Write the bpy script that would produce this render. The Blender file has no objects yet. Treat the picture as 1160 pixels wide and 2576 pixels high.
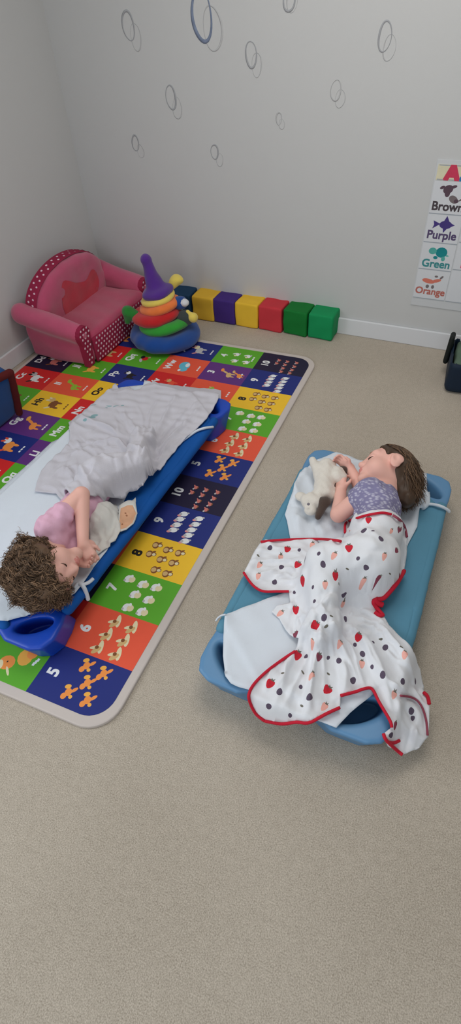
import bpy, bmesh, math, random
import numpy as np
from mathutils import Vector, Matrix
from mathutils.geometry import delaunay_2d_cdt

random.seed(7)
NP = np.random.RandomState(11)
SC = bpy.context.scene
COL = SC.collection
PI = math.pi

# ---------------------------------------------------------------- camera
F_PX = 1380.0
CAM_R = np.array([[0.9222086839788496, 0.3830705045257491, -0.05280276277228657],
                  [0.23968829336273992, -0.6734236003876866, -0.6993212255221081],
                  [-0.3034479613028491, 0.6322639029734926, -0.7128546077412077]])
CAM_C = np.array([0.6559731437173024, -2.474513830365907, 1.500959195381151])
cd = bpy.data.cameras.new('camera')
cam = bpy.data.objects.new('camera', cd)
COL.objects.link(cam)
cd.sensor_fit = 'VERTICAL'
cd.sensor_height = 24.0
cd.lens = F_PX / 2576.0 * 24.0
cd.clip_start = 0.02
M = Matrix.Identity(4)
for i in range(3):
    M[i][0] = CAM_R[0][i]
    M[i][1] = -CAM_R[1][i]
    M[i][2] = -CAM_R[2][i]
    M[i][3] = CAM_C[i]
cam.matrix_world = M
SC.camera = cam

def ray(x, y):
    d = CAM_R.T @ np.array([(x - 580) / F_PX, (y - 1288) / F_PX, 1.0])
    return d / np.linalg.norm(d)

def at(x, y, z=0.0):
    """the point of the horizontal plane at height z seen in direction (x, y)"""
    d = ray(x, y)
    return CAM_C + d * ((z - CAM_C[2]) / d[2])

PSI = -0.02928842830933633
CORNER = np.array([-1.4861263934228721, 0.38988930292526663, 0.0])
WX = np.array([math.cos(PSI), math.sin(PSI), 0.0])      # along the back wall
WN = np.array([math.sin(PSI), -math.cos(PSI), 0.0])     # out of the back wall, into the room
ZZ = np.array([0.0, 0.0, 1.0])

def at_wall(x, y):
    """(distance along the back wall from the corner, height)"""
    d = ray(x, y)
    q = CAM_C + d * (((CORNER - CAM_C) @ WN) / (d @ WN))
    return np.array([(q - CORNER) @ WX, q[2]])

# ---------------------------------------------------------------- materials
def lin(c):
    c = c / 255.0
    return c / 12.92 if c <= 0.04045 else ((c + 0.055) / 1.055) ** 2.4

MATS = {}
def mat(name, rgb, rough=0.8, var=0.06, scale=40.0, bump=0.0, bscale=400.0, spec=0.3, sheen=0.0, sss=0.0):
    """procedural material: a base colour with a soft noise variation and a noise bump"""
    if name in MATS:
        return MATS[name]
    m = bpy.data.materials.new(name)
    m.use_nodes = True
    nt = m.node_tree
    b = nt.nodes['Principled BSDF']
    col = [lin(v) for v in rgb]
    tc = nt.nodes.new('ShaderNodeTexCoord')
    n = nt.nodes.new('ShaderNodeTexNoise')
    n.inputs['Scale'].default_value = scale
    n.inputs['Detail'].default_value = 4
    nt.links.new(tc.outputs['Object'], n.inputs['Vector'])
    mx = nt.nodes.new('ShaderNodeMix')
    mx.data_type = 'RGBA'
    mx.inputs[6].default_value = [v * (1 - var) for v in col] + [1]
    mx.inputs[7].default_value = [min(1, v * (1 + var)) for v in col] + [1]
    nt.links.new(n.outputs['Fac'], mx.inputs[0])
    nt.links.new(mx.outputs[2], b.inputs['Base Color'])
    b.inputs['Roughness'].default_value = rough
    b.inputs['Specular IOR Level'].default_value = spec
    if sheen:
        b.inputs['Sheen Weight'].default_value = sheen
        b.inputs['Sheen Roughness'].default_value = 0.6
    if sss:
        b.inputs['Subsurface Weight'].default_value = sss
        b.inputs['Subsurface Radius'].default_value = (0.012, 0.005, 0.003)
        b.inputs['Subsurface Scale'].default_value = 0.5
    if bump:
        n2 = nt.nodes.new('ShaderNodeTexNoise')
        n2.inputs['Scale'].default_value = bscale
        n2.inputs['Detail'].default_value = 3
        nt.links.new(tc.outputs['Object'], n2.inputs['Vector'])
        bp = nt.nodes.new('ShaderNodeBump')
        bp.inputs['Strength'].default_value = bump
        bp.inputs['Distance'].default_value = 0.002
        nt.links.new(n2.outputs['Fac'], bp.inputs['Height'])
        nt.links.new(bp.outputs['Normal'], b.inputs['Normal'])
    MATS[name] = m
    return m

# ---------------------------------------------------------------- objects
def link(o, parent=None):
    COL.objects.link(o)
    if parent is not None:
        o.parent = parent
        o.matrix_parent_inverse = parent.matrix_world.inverted() if parent.type != 'EMPTY' else Matrix.Translation(-Vector(parent.location))
    return o

def tag(o, label=None, cat=None, group=None, kind=None):
    if label: o['label'] = label
    if cat: o['category'] = cat
    if group: o['group'] = group
    if kind: o['kind'] = kind
    return o

def thing(name, label, cat, loc=(0, 0, 0), group=None):
    o = bpy.data.objects.new(name, None)
    COL.objects.link(o)
    o.empty_display_size = 0.05
    o.location = Vector([float(v) for v in loc])
    return tag(o, label, cat, group)

def mesh_obj(name, verts, faces, mats, parent=None, fmat=None, smooth=True):
    me = bpy.data.meshes.new(name)
    me.from_pydata([tuple(map(float, v)) for v in verts], [], [tuple(map(int, f)) for f in faces])
    ms = mats if isinstance(mats, (list, tuple)) else [mats]
    for m in ms:
        me.materials.append(m)
    if fmat is not None and len(me.polygons) == len(fmat):
        me.polygons.foreach_set('material_index', np.asarray(fmat, dtype=np.int32))
    me.polygons.foreach_set('use_smooth', np.full(len(me.polygons), bool(smooth)))
    me.update()
    o = bpy.data.objects.new(name, me)
    return link(o, parent)

def bm_obj(name, bm, mats, parent=None, smooth=False):
    me = bpy.data.meshes.new(name)
    bmesh.ops.recalc_face_normals(bm, faces=bm.faces)
    bm.to_mesh(me)
    bm.free()
    for m in (mats if isinstance(mats, (list, tuple)) else [mats]):
        me.materials.append(m)
    me.polygons.foreach_set('use_smooth', np.full(len(me.polygons), bool(smooth)))
    o = bpy.data.objects.new(name, me)
    return link(o, parent)

def box_bm(lo, hi, bevel=0.0, seg=3, bm=None):
    bm2 = bmesh.new()
    bmesh.ops.create_cube(bm2, size=1.0)
    lo = Vector(lo); hi = Vector(hi)
    for v in bm2.verts:
        v.co = Vector([(lo[i] + hi[i]) / 2 + v.co[i] * (hi[i] - lo[i]) for i in range(3)])
    if bevel:
        bmesh.ops.bevel(bm2, geom=list(bm2.edges), offset=bevel, segments=seg, profile=0.5, affect='EDGES')
    if bm is None:
        return bm2
    me = bpy.data.meshes.new('tmp'); bm2.to_mesh(me); bm2.free(); bm.from_mesh(me); bpy.data.meshes.remove(me)
    return bm

def tube(points, radius, sides=8, closed=False, cap=True):
    """verts and faces of a round tube; radius a number or one per point"""
    P = [np.array(p, float) for p in points]
    n = len(P)
    rr = [radius] * n if np.isscalar(radius) else list(radius)
    vs, fs = [], []
    up = None
    for i in range(n):
        a = P[(i - 1) % n] if (closed or i > 0) else P[i]
        b = P[(i + 1) % n] if (closed or i < n - 1) else P[i]
        t = b - a
        t = t / (np.linalg.norm(t) + 1e-12)
        if up is None:
            up = np.array([0, 0, 1.0]) if abs(t[2]) < 0.9 else np.array([1.0, 0, 0])
        u = up - t * (up @ t)
        u /= np.linalg.norm(u) + 1e-12
        w = np.cross(t, u)
        up = u
        for k in range(sides):
            an = 2 * PI * k / sides
            vs.append(P[i] + rr[i] * (math.cos(an) * u + math.sin(an) * w))
    m = n if closed else n - 1
    for i in range(m):
        for k in range(sides):
            a = i * sides + k; b = i * sides + (k + 1) % sides
            c = ((i + 1) % n) * sides + (k + 1) % sides; d = ((i + 1) % n) * sides + k
            fs.append((a, b, c, d))
    if cap and not closed:
        fs.append(tuple(range(sides))[::-1])
        fs.append(tuple((n - 1) * sides + k for k in range(sides)))
    return vs, fs

def smooth_line(pts, n=8, closed=False):
    """Catmull-Rom through the points"""
    P = [np.array(p, float) for p in pts]
    out = []
    m = len(P)
    rng = range(m) if closed else range(m - 1)
    for i in rng:
        if closed:
            p0, p1, p2, p3 = P[(i - 1) % m], P[i], P[(i + 1) % m], P[(i + 2) % m]
        else:
            p0, p1, p2, p3 = P[max(i - 1, 0)], P[i], P[i + 1], P[min(i + 2, m - 1)]
        for k in range(n):
            t = k / n
            out.append(0.5 * ((2 * p1) + (-p0 + p2) * t + (2 * p0 - 5 * p1 + 4 * p2 - p3) * t * t + (-p0 + 3 * p1 - 3 * p2 + p3) * t ** 3))
    if not closed:
        out.append(P[-1])
    return out

# ---------------------------------------------------------------- signed distance modelling
def sstep(a, b, x):
    t = np.clip((x - a) / (b - a), 0, 1)
    return t * t * (3 - 2 * t)

class Rcone:
    def __init__(s, a, b, ra, rb=None):
        s.a = np.array(a, float); s.b = np.array(b, float); s.ra = ra; s.rb = ra if rb is None else rb
    def bounds(s):
        r = max(s.ra, s.rb)
        return np.minimum(s.a, s.b) - r, np.maximum(s.a, s.b) + r
    def d(s, P):
        ba = s.b - s.a; L2 = ba @ ba + 1e-12
        t = np.clip(((P - s.a) @ ba) / L2, 0, 1)
        return np.sqrt(((P - s.a - t[..., None] * ba) ** 2).sum(-1)) - (s.ra + (s.rb - s.ra) * t)

class Ell:
    def __init__(s, c, r, R=None):
        s.c = np.array(c, float); s.r = np.array(r, float); s.R = np.eye(3) if R is None else np.array(R, float)   # rows = local axes
    def bounds(s):
        e = np.abs(s.R.T) @ s.r
        return s.c - e, s.c + e
    def d(s, P):
        q = (P - s.c) @ s.R.T
        k0 = np.sqrt(((q / s.r) ** 2).sum(-1)); k1 = np.sqrt(((q / s.r ** 2) ** 2).sum(-1)) + 1e-9
        return k0 * (k0 - 1) / k1

class RBox:
    def __init__(s, c, h, r, R=None):
        s.c = np.array(c, float); s.h = np.array(h, float); s.rad = r; s.R = np.eye(3) if R is None else np.array(R, float)
    def bounds(s):
        e = np.abs(s.R.T) @ s.h
        return s.c - e, s.c + e
    def d(s, P):
        q = np.abs((P - s.c) @ s.R.T) - (s.h - s.rad)
        return np.sqrt((np.maximum(q, 0) ** 2).sum(-1)) + np.minimum(q.max(-1), 0) - s.rad

class Half:
    """half space, inside where (P-c).n < 0 ; for cutting"""
    def __init__(s, c, n):
        s.c = np.array(c, float); s.n = np.array(n, float) / np.linalg.norm(n)
    def d(s, P):
        return (P - s.c) @ s.n

class Torus:
    def __init__(s, c, R, r, ax=None, sq=1.0):
        s.c = np.array(c, float); s.R = R; s.r = r; s.A = np.eye(3) if ax is None else np.array(ax, float); s.sq = sq
    def bounds(s):
        e = s.R + s.r
        return s.c - e, s.c + e
    def d(s, P):
        q = (P - s.c) @ s.A.T
        x = np.sqrt(q[..., 0] ** 2 + q[..., 1] ** 2) - s.R
        return np.sqrt(x * x + (q[..., 2] / s.sq) ** 2) - s.r

def poly_sd(px, py, poly):
    """2-D signed distance to a polygon (negative inside)"""
    poly = np.array(poly, float)
    d = np.full(px.shape, 1e9); ins = np.zeros(px.shape, bool)
    n = len(poly)
    for i in range(n):
        a = poly[i]; b = poly[(i + 1) % n]
        ex, ey = b - a
        wx, wy = px - a[0], py - a[1]
        t = np.clip((wx * ex + wy * ey) / (ex * ex + ey * ey + 1e-12), 0, 1)
        d = np.minimum(d, (wx - t * ex) ** 2 + (wy - t * ey) ** 2)
        c = ((a[1] > py) != (b[1] > py))
        if abs(ey) > 1e-12:
            ins ^= c & (px < a[0] + (py - a[1]) / ey * ex)
    d = np.sqrt(d)
    return np.where(ins, -d, d)

class Extr:
    """polygon extruded between z0 and z1 with rounded edges; walls lean by shear per metre below the top"""
    def __init__(s, poly, z0, z1, r, holes=(), shear=(0.0, 0.0)):
        s.poly = np.array(poly, float); s.z0 = z0; s.z1 = z1; s.rad = r; s.holes = holes; s.sh = shear
    def bounds(s):
        lo = s.poly.min(0) - np.abs(s.sh) * (s.z1 - s.z0); hi = s.poly.max(0) + np.abs(s.sh) * (s.z1 - s.z0)
        return np.array([lo[0], lo[1], s.z0]), np.array([hi[0], hi[1], s.z1])
    def d(s, P):
        dz = s.z1 - P[..., 2]
        gx = P[..., 0] - s.sh[0] * dz; gy = P[..., 1] - s.sh[1] * dz
        a = poly_sd(gx, gy, s.poly)
        for (c, u, ra, rb) in s.holes:      # oval holes
            qx = (gx - c[0]) * u[0] + (gy - c[1]) * u[1]
            qy = -(gx - c[0]) * u[1] + (gy - c[1]) * u[0]
            k0 = np.sqrt((qx / ra) ** 2 + (qy / rb) ** 2); k1 = np.sqrt((qx / ra ** 2) ** 2 + (qy / rb ** 2) ** 2) + 1e-9
            a = np.maximum(a, -(k0 * (k0 - 1) / k1))
        z = P[0, 0, :, 2]
        b = (np.abs(z - (s.z0 + s.z1) / 2) - (s.z1 - s.z0) / 2)[None, None, :] * np.ones_like(a)
        qa = a + s.rad; qb = b + s.rad
        return np.sqrt(np.maximum(qa, 0) ** 2 + np.maximum(qb, 0) ** 2) + np.minimum(np.maximum(qa, qb), 0) - s.rad

class SDF:
    def __init__(s, h):
        s.h = h; s.ops = []
    def add(s, p, k=0.0, m=0):
        s.ops.append(('+', p, k, m)); return s
    def cut(s, p, k=0.0):
        s.ops.append(('-', p, k, 0)); return s
    def both(s, p, k=0.0):
        s.ops.append(('&', p, k, 0)); return s
    def build(s, noise=None, relax=1):
        h = s.h
        B = [p.bounds() for o, p, k, m in s.ops if o == '+']
        lo = np.min([b[0] for b in B], 0) - 3 * h; hi = np.max([b[1] for b in B], 0) + 3 * h
        n = np.ceil((hi - lo) / h).astype(int) + 1
        X = [lo[i] + h * np.arange(n[i]) for i in range(3)]
        D = np.full(n, 1.0, np.float64); O = np.zeros(n, np.int8); OD = np.full(n, 1.0, np.float64)
        for o, p, k, m in s.ops:
            if hasattr(p, 'bounds'):
                a, b = p.bounds(); pad = k + 3 * h
                i0 = np.clip(((a - pad - lo) / h).astype(int), 0, n); i1 = np.clip(((b + pad - lo) / h).astype(int) + 2, 0, n)
            else:
                i0 = np.zeros(3, int); i1 = n
            sl = tuple(slice(i0[i], i1[i]) for i in range(3))
            if min(i1 - i0) <= 0: continue
            P = np.stack(np.meshgrid(*[X[i][sl[i]] for i in range(3)], indexing='ij'), -1)
            d = p.d(P)
            E = D[sl]
            if o == '+':
                if k > 0:
                    hh = np.maximum(k - np.abs(E - d), 0) / k
                    D[sl] = np.minimum(E, d) - hh * hh * k * 0.25
                else:
                    D[sl] = np.minimum(E, d)
                w = d < OD[sl]
                OD[sl] = np.where(w, d, OD[sl]); O[sl] = np.where(w, m, O[sl])
            elif o == '-':
                d = -d
                if k > 0:
                    hh = np.maximum(k - np.abs(E - d), 0) / k
                    D[sl] = np.maximum(E, d) + hh * hh * k * 0.25
                else:
                    D[sl] = np.maximum(E, d)
            else:
                D[sl] = np.maximum(E, d)
        if noise is not None:
            P = np.stack(np.meshgrid(*X, indexing='ij'), -1)
            D = D + noise(P)
        # surface nets
        s0 = D < 0
        c = np.zeros(np.array(n) - 1, np.int8)
        for i in (0, 1):
            for j in (0, 1):
                for l in (0, 1):
                    c += s0[i:n[0] - 1 + i, j:n[1] - 1 + j, l:n[2] - 1 + l]
        act = (c > 0) & (c < 8)
        idx = np.full(act.shape, -1, np.int64)
        I = np.argwhere(act)
        idx[act] = np.arange(len(I))
        acc = np.zeros((len(I), 3)); cnt = np.zeros(len(I))
        corners = [(i, j, l) for i in (0, 1) for j in (0, 1) for l in (0, 1)]
        for u in corners:
            for ax in range(3):
                if u[ax] == 1: continue
                v = list(u); v[ax] = 1
                du = D[I[:, 0] + u[0], I[:, 1] + u[1], I[:, 2] + u[2]]
                dv = D[I[:, 0] + v[0], I[:, 1] + v[1], I[:, 2] + v[2]]
                x = (du < 0) != (dv < 0)
                t = np.where(x, du / np.where(x, du - dv, 1), 0)
                p = np.tile(np.array(u, float), (len(I), 1)); p[:, ax] += t
                acc += p * x[:, None]; cnt += x
        V = lo + h * (I + acc / np.maximum(cnt, 1)[:, None])
        faces = []
        for ax in range(3):
            b, d_ = (ax + 1) % 3, (ax + 2) % 3
            s1 = np.take(s0, range(0, n[ax] - 1), ax); s2 = np.take(s0, range(1, n[ax]), ax)
            E = np.argwhere(s1 != s2)
            E = E[(E[:, b] > 0) & (E[:, d_] > 0) & (E[:, b] < n[b] - 1) & (E[:, d_] < n[d_] - 1)]
            flip = s1[E[:, 0], E[:, 1], E[:, 2]]
            def cell(ob, od):
                q = E.copy(); q[:, b] -= ob; q[:, d_] -= od
                return idx[q[:, 0], q[:, 1], q[:, 2]]
            q = np.stack([cell(1, 1), cell(0, 1), cell(0, 0), cell(1, 0)], 1)
            q = np.where(flip[:, None], q, q[:, ::-1])
            faces.append(q)
        Fq = np.concatenate(faces)
        Fq = Fq[(Fq >= 0).all(1)]
        for _ in range(relax):
            A = np.zeros_like(V); C = np.zeros(len(V))
            for a_, b_ in ((0, 1), (1, 2), (2, 3), (3, 0)):
                np.add.at(A, Fq[:, a_], V[Fq[:, b_]]); np.add.at(C, Fq[:, a_], 1)
                np.add.at(A, Fq[:, b_], V[Fq[:, a_]]); np.add.at(C, Fq[:, b_], 1)
            V = V * 0.5 + 0.5 * A / np.maximum(C, 1)[:, None]
        ctr = V[Fq].mean(1)
        ii = np.clip(np.round((ctr - lo) / h).astype(int), 0, n - 1)
        fm = O[ii[:, 0], ii[:, 1], ii[:, 2]]
        if getattr(s, 'exact', False):
            fm = np.zeros(len(fm), np.int8)
            for o, p, k, m in s.ops:
                if o == '+' and m > 0: fm[p.d(ctr) < 0.0022] = m
        return V, Fq, fm

def sdf_obj(name, s, mats, parent=None, noise=None, relax=1):
    V, Fq, fm = s.build(noise, relax)
    # keep only the largest piece so a part stays one connected surface
    return fast_mesh(name, V, Fq, mats, parent, fm)

def fast_mesh(name, V, Fq, mats, parent=None, fm=None, smooth=True):
    me = bpy.data.meshes.new(name)
    V = np.asarray(V, np.float32); Fq = np.asarray(Fq, np.int32)
    k = Fq.shape[1]
    me.vertices.add(len(V)); me.vertices.foreach_set('co', V.ravel())
    me.loops.add(Fq.size); me.loops.foreach_set('vertex_index', Fq.ravel())
    me.polygons.add(len(Fq)); me.polygons.foreach_set('loop_start', np.arange(0, Fq.size, k, dtype=np.int32))
    for m in (mats if isinstance(mats, (list, tuple)) else [mats]):
        me.materials.append(m)
    if fm is not None:
        me.polygons.foreach_set('material_index', np.asarray(fm, np.int32))
    me.polygons.foreach_set('use_smooth', np.full(len(Fq), bool(smooth)))
    me.update(calc_edges=True)
    me.validate()
    o = bpy.data.objects.new(name, me)
    return link(o, parent)

def wav(seed, scale, amp, n=7):
    """smooth random displacement made of sine waves; scale = wavelength"""
    r = np.random.RandomState(seed)
    K = r.normal(size=(n, 3)); K /= np.linalg.norm(K, axis=1)[:, None]
    K *= (2 * PI / scale) * r.uniform(0.6, 1.5, n)[:, None]
    ph = r.uniform(0, 2 * PI, n)
    def f(P):
        out = np.zeros(P.shape[:-1])
        for k, p in zip(K, ph):
            out += np.sin(P @ k[:P.shape[-1]] + p)
        return out * (amp / math.sqrt(n))
    return f

# ---------------------------------------------------------------- printed planar surfaces and draped cloth
def inpoly(px, py, loop):
    ins = np.zeros(px.shape, bool)
    n = len(loop)
    for i in range(n):
        a = loop[i]; b = loop[(i + 1) % n]
        if a[1] == b[1]: continue
        c = (a[1] > py) != (b[1] > py)
        ins ^= c & (px < a[0] + (py - a[1]) / (b[1] - a[1]) * (b[0] - a[0]))
    return ins

def ellipse(cx, cy, rx, ry, rot=0.0, n=14):
    c, s = math.cos(rot), math.sin(rot)
    return [(cx + rx * math.cos(t) * c - ry * math.sin(t) * s, cy + rx * math.cos(t) * s + ry * math.sin(t) * c)
            for t in [2 * PI * k / n for k in range(n)]]

_text_cache = {}
def text_loops(txt, bold=0.02):
    """outlines of a line of lettering, height about 1, centred at the origin"""
    if not txt: return []
    if (txt, bold) in _text_cache:
        return _text_cache[(txt, bold)]
    cu = bpy.data.curves.new('t', 'FONT')
    cu.body = txt; cu.resolution_u = 3; cu.offset = bold; cu.fill_mode = 'NONE'
    o = bpy.data.objects.new('t', cu)
    COL.objects.link(o)
    dg = bpy.context.evaluated_depsgraph_get()
    ev = o.evaluated_get(dg)
    me = ev.to_mesh()
    V = [(v.co.x, v.co.y) for v in me.vertices]
    nx = {}
    for e in me.edges:
        a, b = e.vertices
        nx.setdefault(a, []).append(b); nx.setdefault(b, []).append(a)
    seen = set(); loops = []
    for s in range(len(V)):
        if s in seen or s not in nx: continue
        lp = [s]; seen.add(s); cur = s
        while True:
            n = [k for k in nx[cur] if k not in seen]
            if not n: break
            cur = n[0]; seen.add(cur); lp.append(cur)
        if len(lp) > 2: loops.append([V[i] for i in lp])
    ev.to_mesh_clear()
    bpy.data.objects.remove(o); bpy.data.curves.remove(cu)
    if loops:
        A = np.array([p for l in loops for p in l]); c = (A.min(0) + A.max(0)) / 2
        loops = [[(p[0] - c[0], p[1] - c[1]) for p in l] for l in loops]
    _text_cache[(txt, bold)] = loops
    return loops

def place_loops(loops, c, u, w, size):
    """map unit loops: local x along u, local y along w"""
    return [[(c[0] + size * (p[0] * u[0] + p[1] * w[0]), c[1] + size * (p[0] * u[1] + p[1] * w[1])) for p in l] for l in loops]

def bold_text(layers, txt, c, u, w, size, m, b=0.03):
    """heavy lettering: the outline stamped a little to every side"""
    for dx, dy in ((-b, -b), (b, -b), (b, b), (-b, b), (0, 0)):
        cc = (c[0] + size * (dx * u[0] + dy * w[0]), c[1] + size * (dx * u[1] + dy * w[1]))
        lp = place_loops(text_loops(txt, 0.0), cc, u, w, size)
        if lp: layers.append((lp, m))

def cdt_print(outline, layers, inner=None, eps=1e-6):
    """triangulate an outline cut along all layer loops; returns 2-D verts, tris, material index per tri (0 = base, 1+i = layer material).
    layers: list of (loops, material index), later ones on top"""
    vs = []; es = []
    def addloop(l):
        i0 = len(vs)
        vs.extend([(float(p[0]), float(p[1])) for p in l])
        n = len(l)
        es.extend([(i0 + k, i0 + (k + 1) % n) for k in range(n)])
    addloop(outline)
    for loops, m in layers:
        for l in loops:
            addloop(l)
    if inner is not None and len(inner):
        vs.extend([(float(p[0]), float(p[1])) for p in inner])
    r = delaunay_2d_cdt([Vector(v) for v in vs], es, [], 0, eps, False)
    V = np.array([(v.x, v.y) for v in r[0]]); T = np.array([tuple(f) for f in r[2]], int)
    c = V[T].mean(1)
    keep = inpoly(c[:, 0], c[:, 1], outline)
    T = T[keep]; c = c[keep]
    fm = np.zeros(len(T), int)
    for loops, m in layers:
        A = np.array([p for l in loops for p in l])
        lo, hi = A.min(0), A.max(0)
        w = np.where((c[:, 0] >= lo[0]) & (c[:, 0] <= hi[0]) & (c[:, 1] >= lo[1]) & (c[:, 1] <= hi[1]))[0]
        if len(w) == 0: continue
        ev = np.zeros(len(w), int)
        px, py = c[w, 0], c[w, 1]
        for l in loops:
            for i in range(len(l)):
                a = l[i]; b = l[(i + 1) % len(l)]
                if a[1] == b[1]: continue
                x = a[0] + (py - a[1]) / (b[1] - a[1]) * (b[0] - a[0])
                ev += (((a[1] > py) != (b[1] > py)) & (px < x))
        fm[w[ev % 2 == 1]] = m
    return V, T, fm

class Field:
    """height over the ground on a raster, bilinear lookup"""
    def __init__(s, x0, x1, y0, y1, h=0.006, base=0.0):
        s.x0, s.y0, s.h = x0, y0, h
        s.X = np.arange(x0, x1, h); s.Y = np.arange(y0, y1, h)
        s.PX, s.PY = np.meshgrid(s.X, s.Y, indexing='ij')
        s.Z = np.full(s.PX.shape, base)
    def up(s, z):
        s.Z = np.maximum(s.Z, z)
    def poly(s, poly, z, soft=0.0):
        d = poly_sd(s.PX, s.PY, poly)
        if soft: s.up(z * (1 - sstep(0, soft, d)))
        else: s.up(np.where(d < 0, z, 0))
    def capsule(s, a, b, ra, rb):
        a = np.array(a); b = np.array(b)
        ba = b[:2] - a[:2]
        t = np.clip(((s.PX - a[0]) * ba[0] + (s.PY - a[1]) * ba[1]) / (ba @ ba + 1e-9), 0, 1)
        d2 = (s.PX - a[0] - t * ba[0]) ** 2 + (s.PY - a[1] - t * ba[1]) ** 2
        r = ra + (rb - ra) * t
        z = a[2] + (b[2] - a[2]) * t + np.sqrt(np.maximum(r * r - d2, 0))
        s.up(np.where(d2 < r * r, z, 0))
    def ell(s, c, r):
        q = 1 - ((s.PX - c[0]) / r[0]) ** 2 - ((s.PY - c[1]) / r[1]) ** 2
        s.up(np.where(q > 0, c[2] + r[2] * np.sqrt(np.maximum(q, 0)), 0))
    def blur(s, r, keep=True):
        k = max(1, int(r / s.h))
        Z = s.Z
        for ax in (0, 1):
            for _ in range(2):
                P = np.pad(Z, [(k, k) if a == ax else (0, 0) for a in (0, 1)], mode='edge')
                Cs = np.cumsum(P, ax)
                Cs = np.concatenate([np.zeros_like(np.take(Cs, [0], ax)), Cs], ax)
                n = Z.shape[ax]
                Z = (np.take(Cs, np.arange(2 * k + 1, 2 * k + 1 + n), ax) - np.take(Cs, np.arange(n), ax)) / (2 * k + 1)
        s.Z = np.maximum(s.Z, Z) if keep else Z
    def __call__(s, x, y):
        fx = np.clip((np.asarray(x, float) - s.x0) / s.h, 0, s.Z.shape[0] - 1.001); fy = np.clip((np.asarray(y, float) - s.y0) / s.h, 0, s.Z.shape[1] - 1.001)
        i = fx.astype(int); j = fy.astype(int); u = fx - i; v = fy - j
        Z = s.Z
        return Z[i, j] * (1 - u) * (1 - v) + Z[i + 1, j] * u * (1 - v) + Z[i, j + 1] * (1 - u) * v + Z[i + 1, j + 1] * u * v
    def hit(s, px, py, off=0.0):
        """where the line of sight through pixel (px, py) first meets the surface raised by off"""
        d = ray(px, py)
        t = (0.6 - CAM_C[2]) / d[2]; t1 = (-0.01 - CAM_C[2]) / d[2]
        ts = np.linspace(t, t1, 1500)
        P = CAM_C + ts[:, None] * d
        w = np.where(P[:, 2] <= s(P[:, 0], P[:, 1]) + off)[0]
        return P[w[0]] if len(w) else P[-1]
    def add_folds(s, folds, off=0.0):
        """folds: (pixel polyline, amplitude, width); ridges (+) or valleys (-) that fade out at both ends"""
        base = Field.__new__(Field); base.__dict__.update(s.__dict__); base.Z = s.Z.copy()
        for line, amp, wid in folds:
            P = smooth_line([base.hit(x, y, off)[:2] for x, y in line], 6)
            P = np.array(P)
            best = np.full(s.PX.shape, 1e9); tt = np.zeros(s.PX.shape)
            lo = P.min(0) - 4 * wid; hi = P.max(0) + 4 * wid
            i0, i1 = np.searchsorted(s.X, [lo[0], hi[0]]); j0, j1 = np.searchsorted(s.Y, [lo[1], hi[1]])
            if i1 <= i0 or j1 <= j0: continue
            X = s.PX[i0:i1, j0:j1]; Y = s.PY[i0:i1, j0:j1]
            b = np.full(X.shape, 1e9); t_ = np.zeros(X.shape)
            n = len(P) - 1
            for q in range(n):
                e = P[q + 1] - P[q]
                t = np.clip(((X - P[q][0]) * e[0] + (Y - P[q][1]) * e[1]) / (e @ e + 1e-12), 0, 1)
                d2 = (X - P[q][0] - t * e[0]) ** 2 + (Y - P[q][1] - t * e[1]) ** 2
                m = d2 < b
                b = np.where(m, d2, b); t_ = np.where(m, (q + t) / n, t_)
            fade = np.sin(np.clip(t_, 0.03, 0.97) * PI) ** 0.6
            s.Z[i0:i1, j0:j1] += amp * fade * np.exp(-(b / (wid * wid)) ** 0.72)

def cloth(name, field, outline_px, mats, parent=None, prints=(), off=0.004, step=0.007, noise=None, thick=0.003, dense=6):
    """a cloth lying on a height field: traced outline, fine triangulation, real thickness; prints = list of (pixel loops, material index)"""
    out = [field.hit(x, y, off) for x, y in outline_px]
    o2 = []
    n = len(out)
    for i in range(n):
        a, b = out[i][:2], out[(i + 1) % n][:2]
        k = max(1, int(np.linalg.norm(b - a) / step))
        for j in range(k):
            o2.append(tuple(a + (b - a) * j / k))
    A = np.array(o2); lo = A.min(0); hi = A.max(0)
    gx, gy = np.meshgrid(np.arange(lo[0], hi[0], step), np.arange(lo[1], hi[1], step), indexing='ij')
    gx = gx + (np.arange(gx.shape[1]) % 2)[None, :] * step * 0.5
    d = poly_sd(gx, gy, o2)
    w = d < -step * 0.55
    inner = np.stack([gx[w], gy[w]], 1)
    layers = []
    for loops, m in prints:
        layers.append(([[tuple(p) for p in l] for l in loops], m))
    V, T, fm = cdt_print(o2, layers, inner)
    z = field(V[:, 0], V[:, 1]) + off
    if noise is not None: z = z + noise(np.stack([V[:, 0], V[:, 1], 0 * V[:, 0]], 1))
    V3 = np.column_stack([V, z])
    o = fast_mesh(name, V3, T, mats, parent, fm)
    md = o.modifiers.new('thickness', 'SOLIDIFY'); md.thickness = thick; md.offset = -1
    return o

def join_into(target, o):
    """make the geometry of o part of the target's own mesh"""
    me = target.data
    k0 = len(me.materials)
    for m in o.data.materials: me.materials.append(m)
    bm = bmesh.new(); bm.from_mesh(me)
    n0 = len(bm.faces)
    bm.from_mesh(o.data)
    bm.faces.ensure_lookup_table()
    for f in list(bm.faces)[n0:]:
        f.material_index += k0
    bm.to_mesh(me); bm.free()
    d = o.data
    bpy.data.objects.remove(o); bpy.data.meshes.remove(d)

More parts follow.
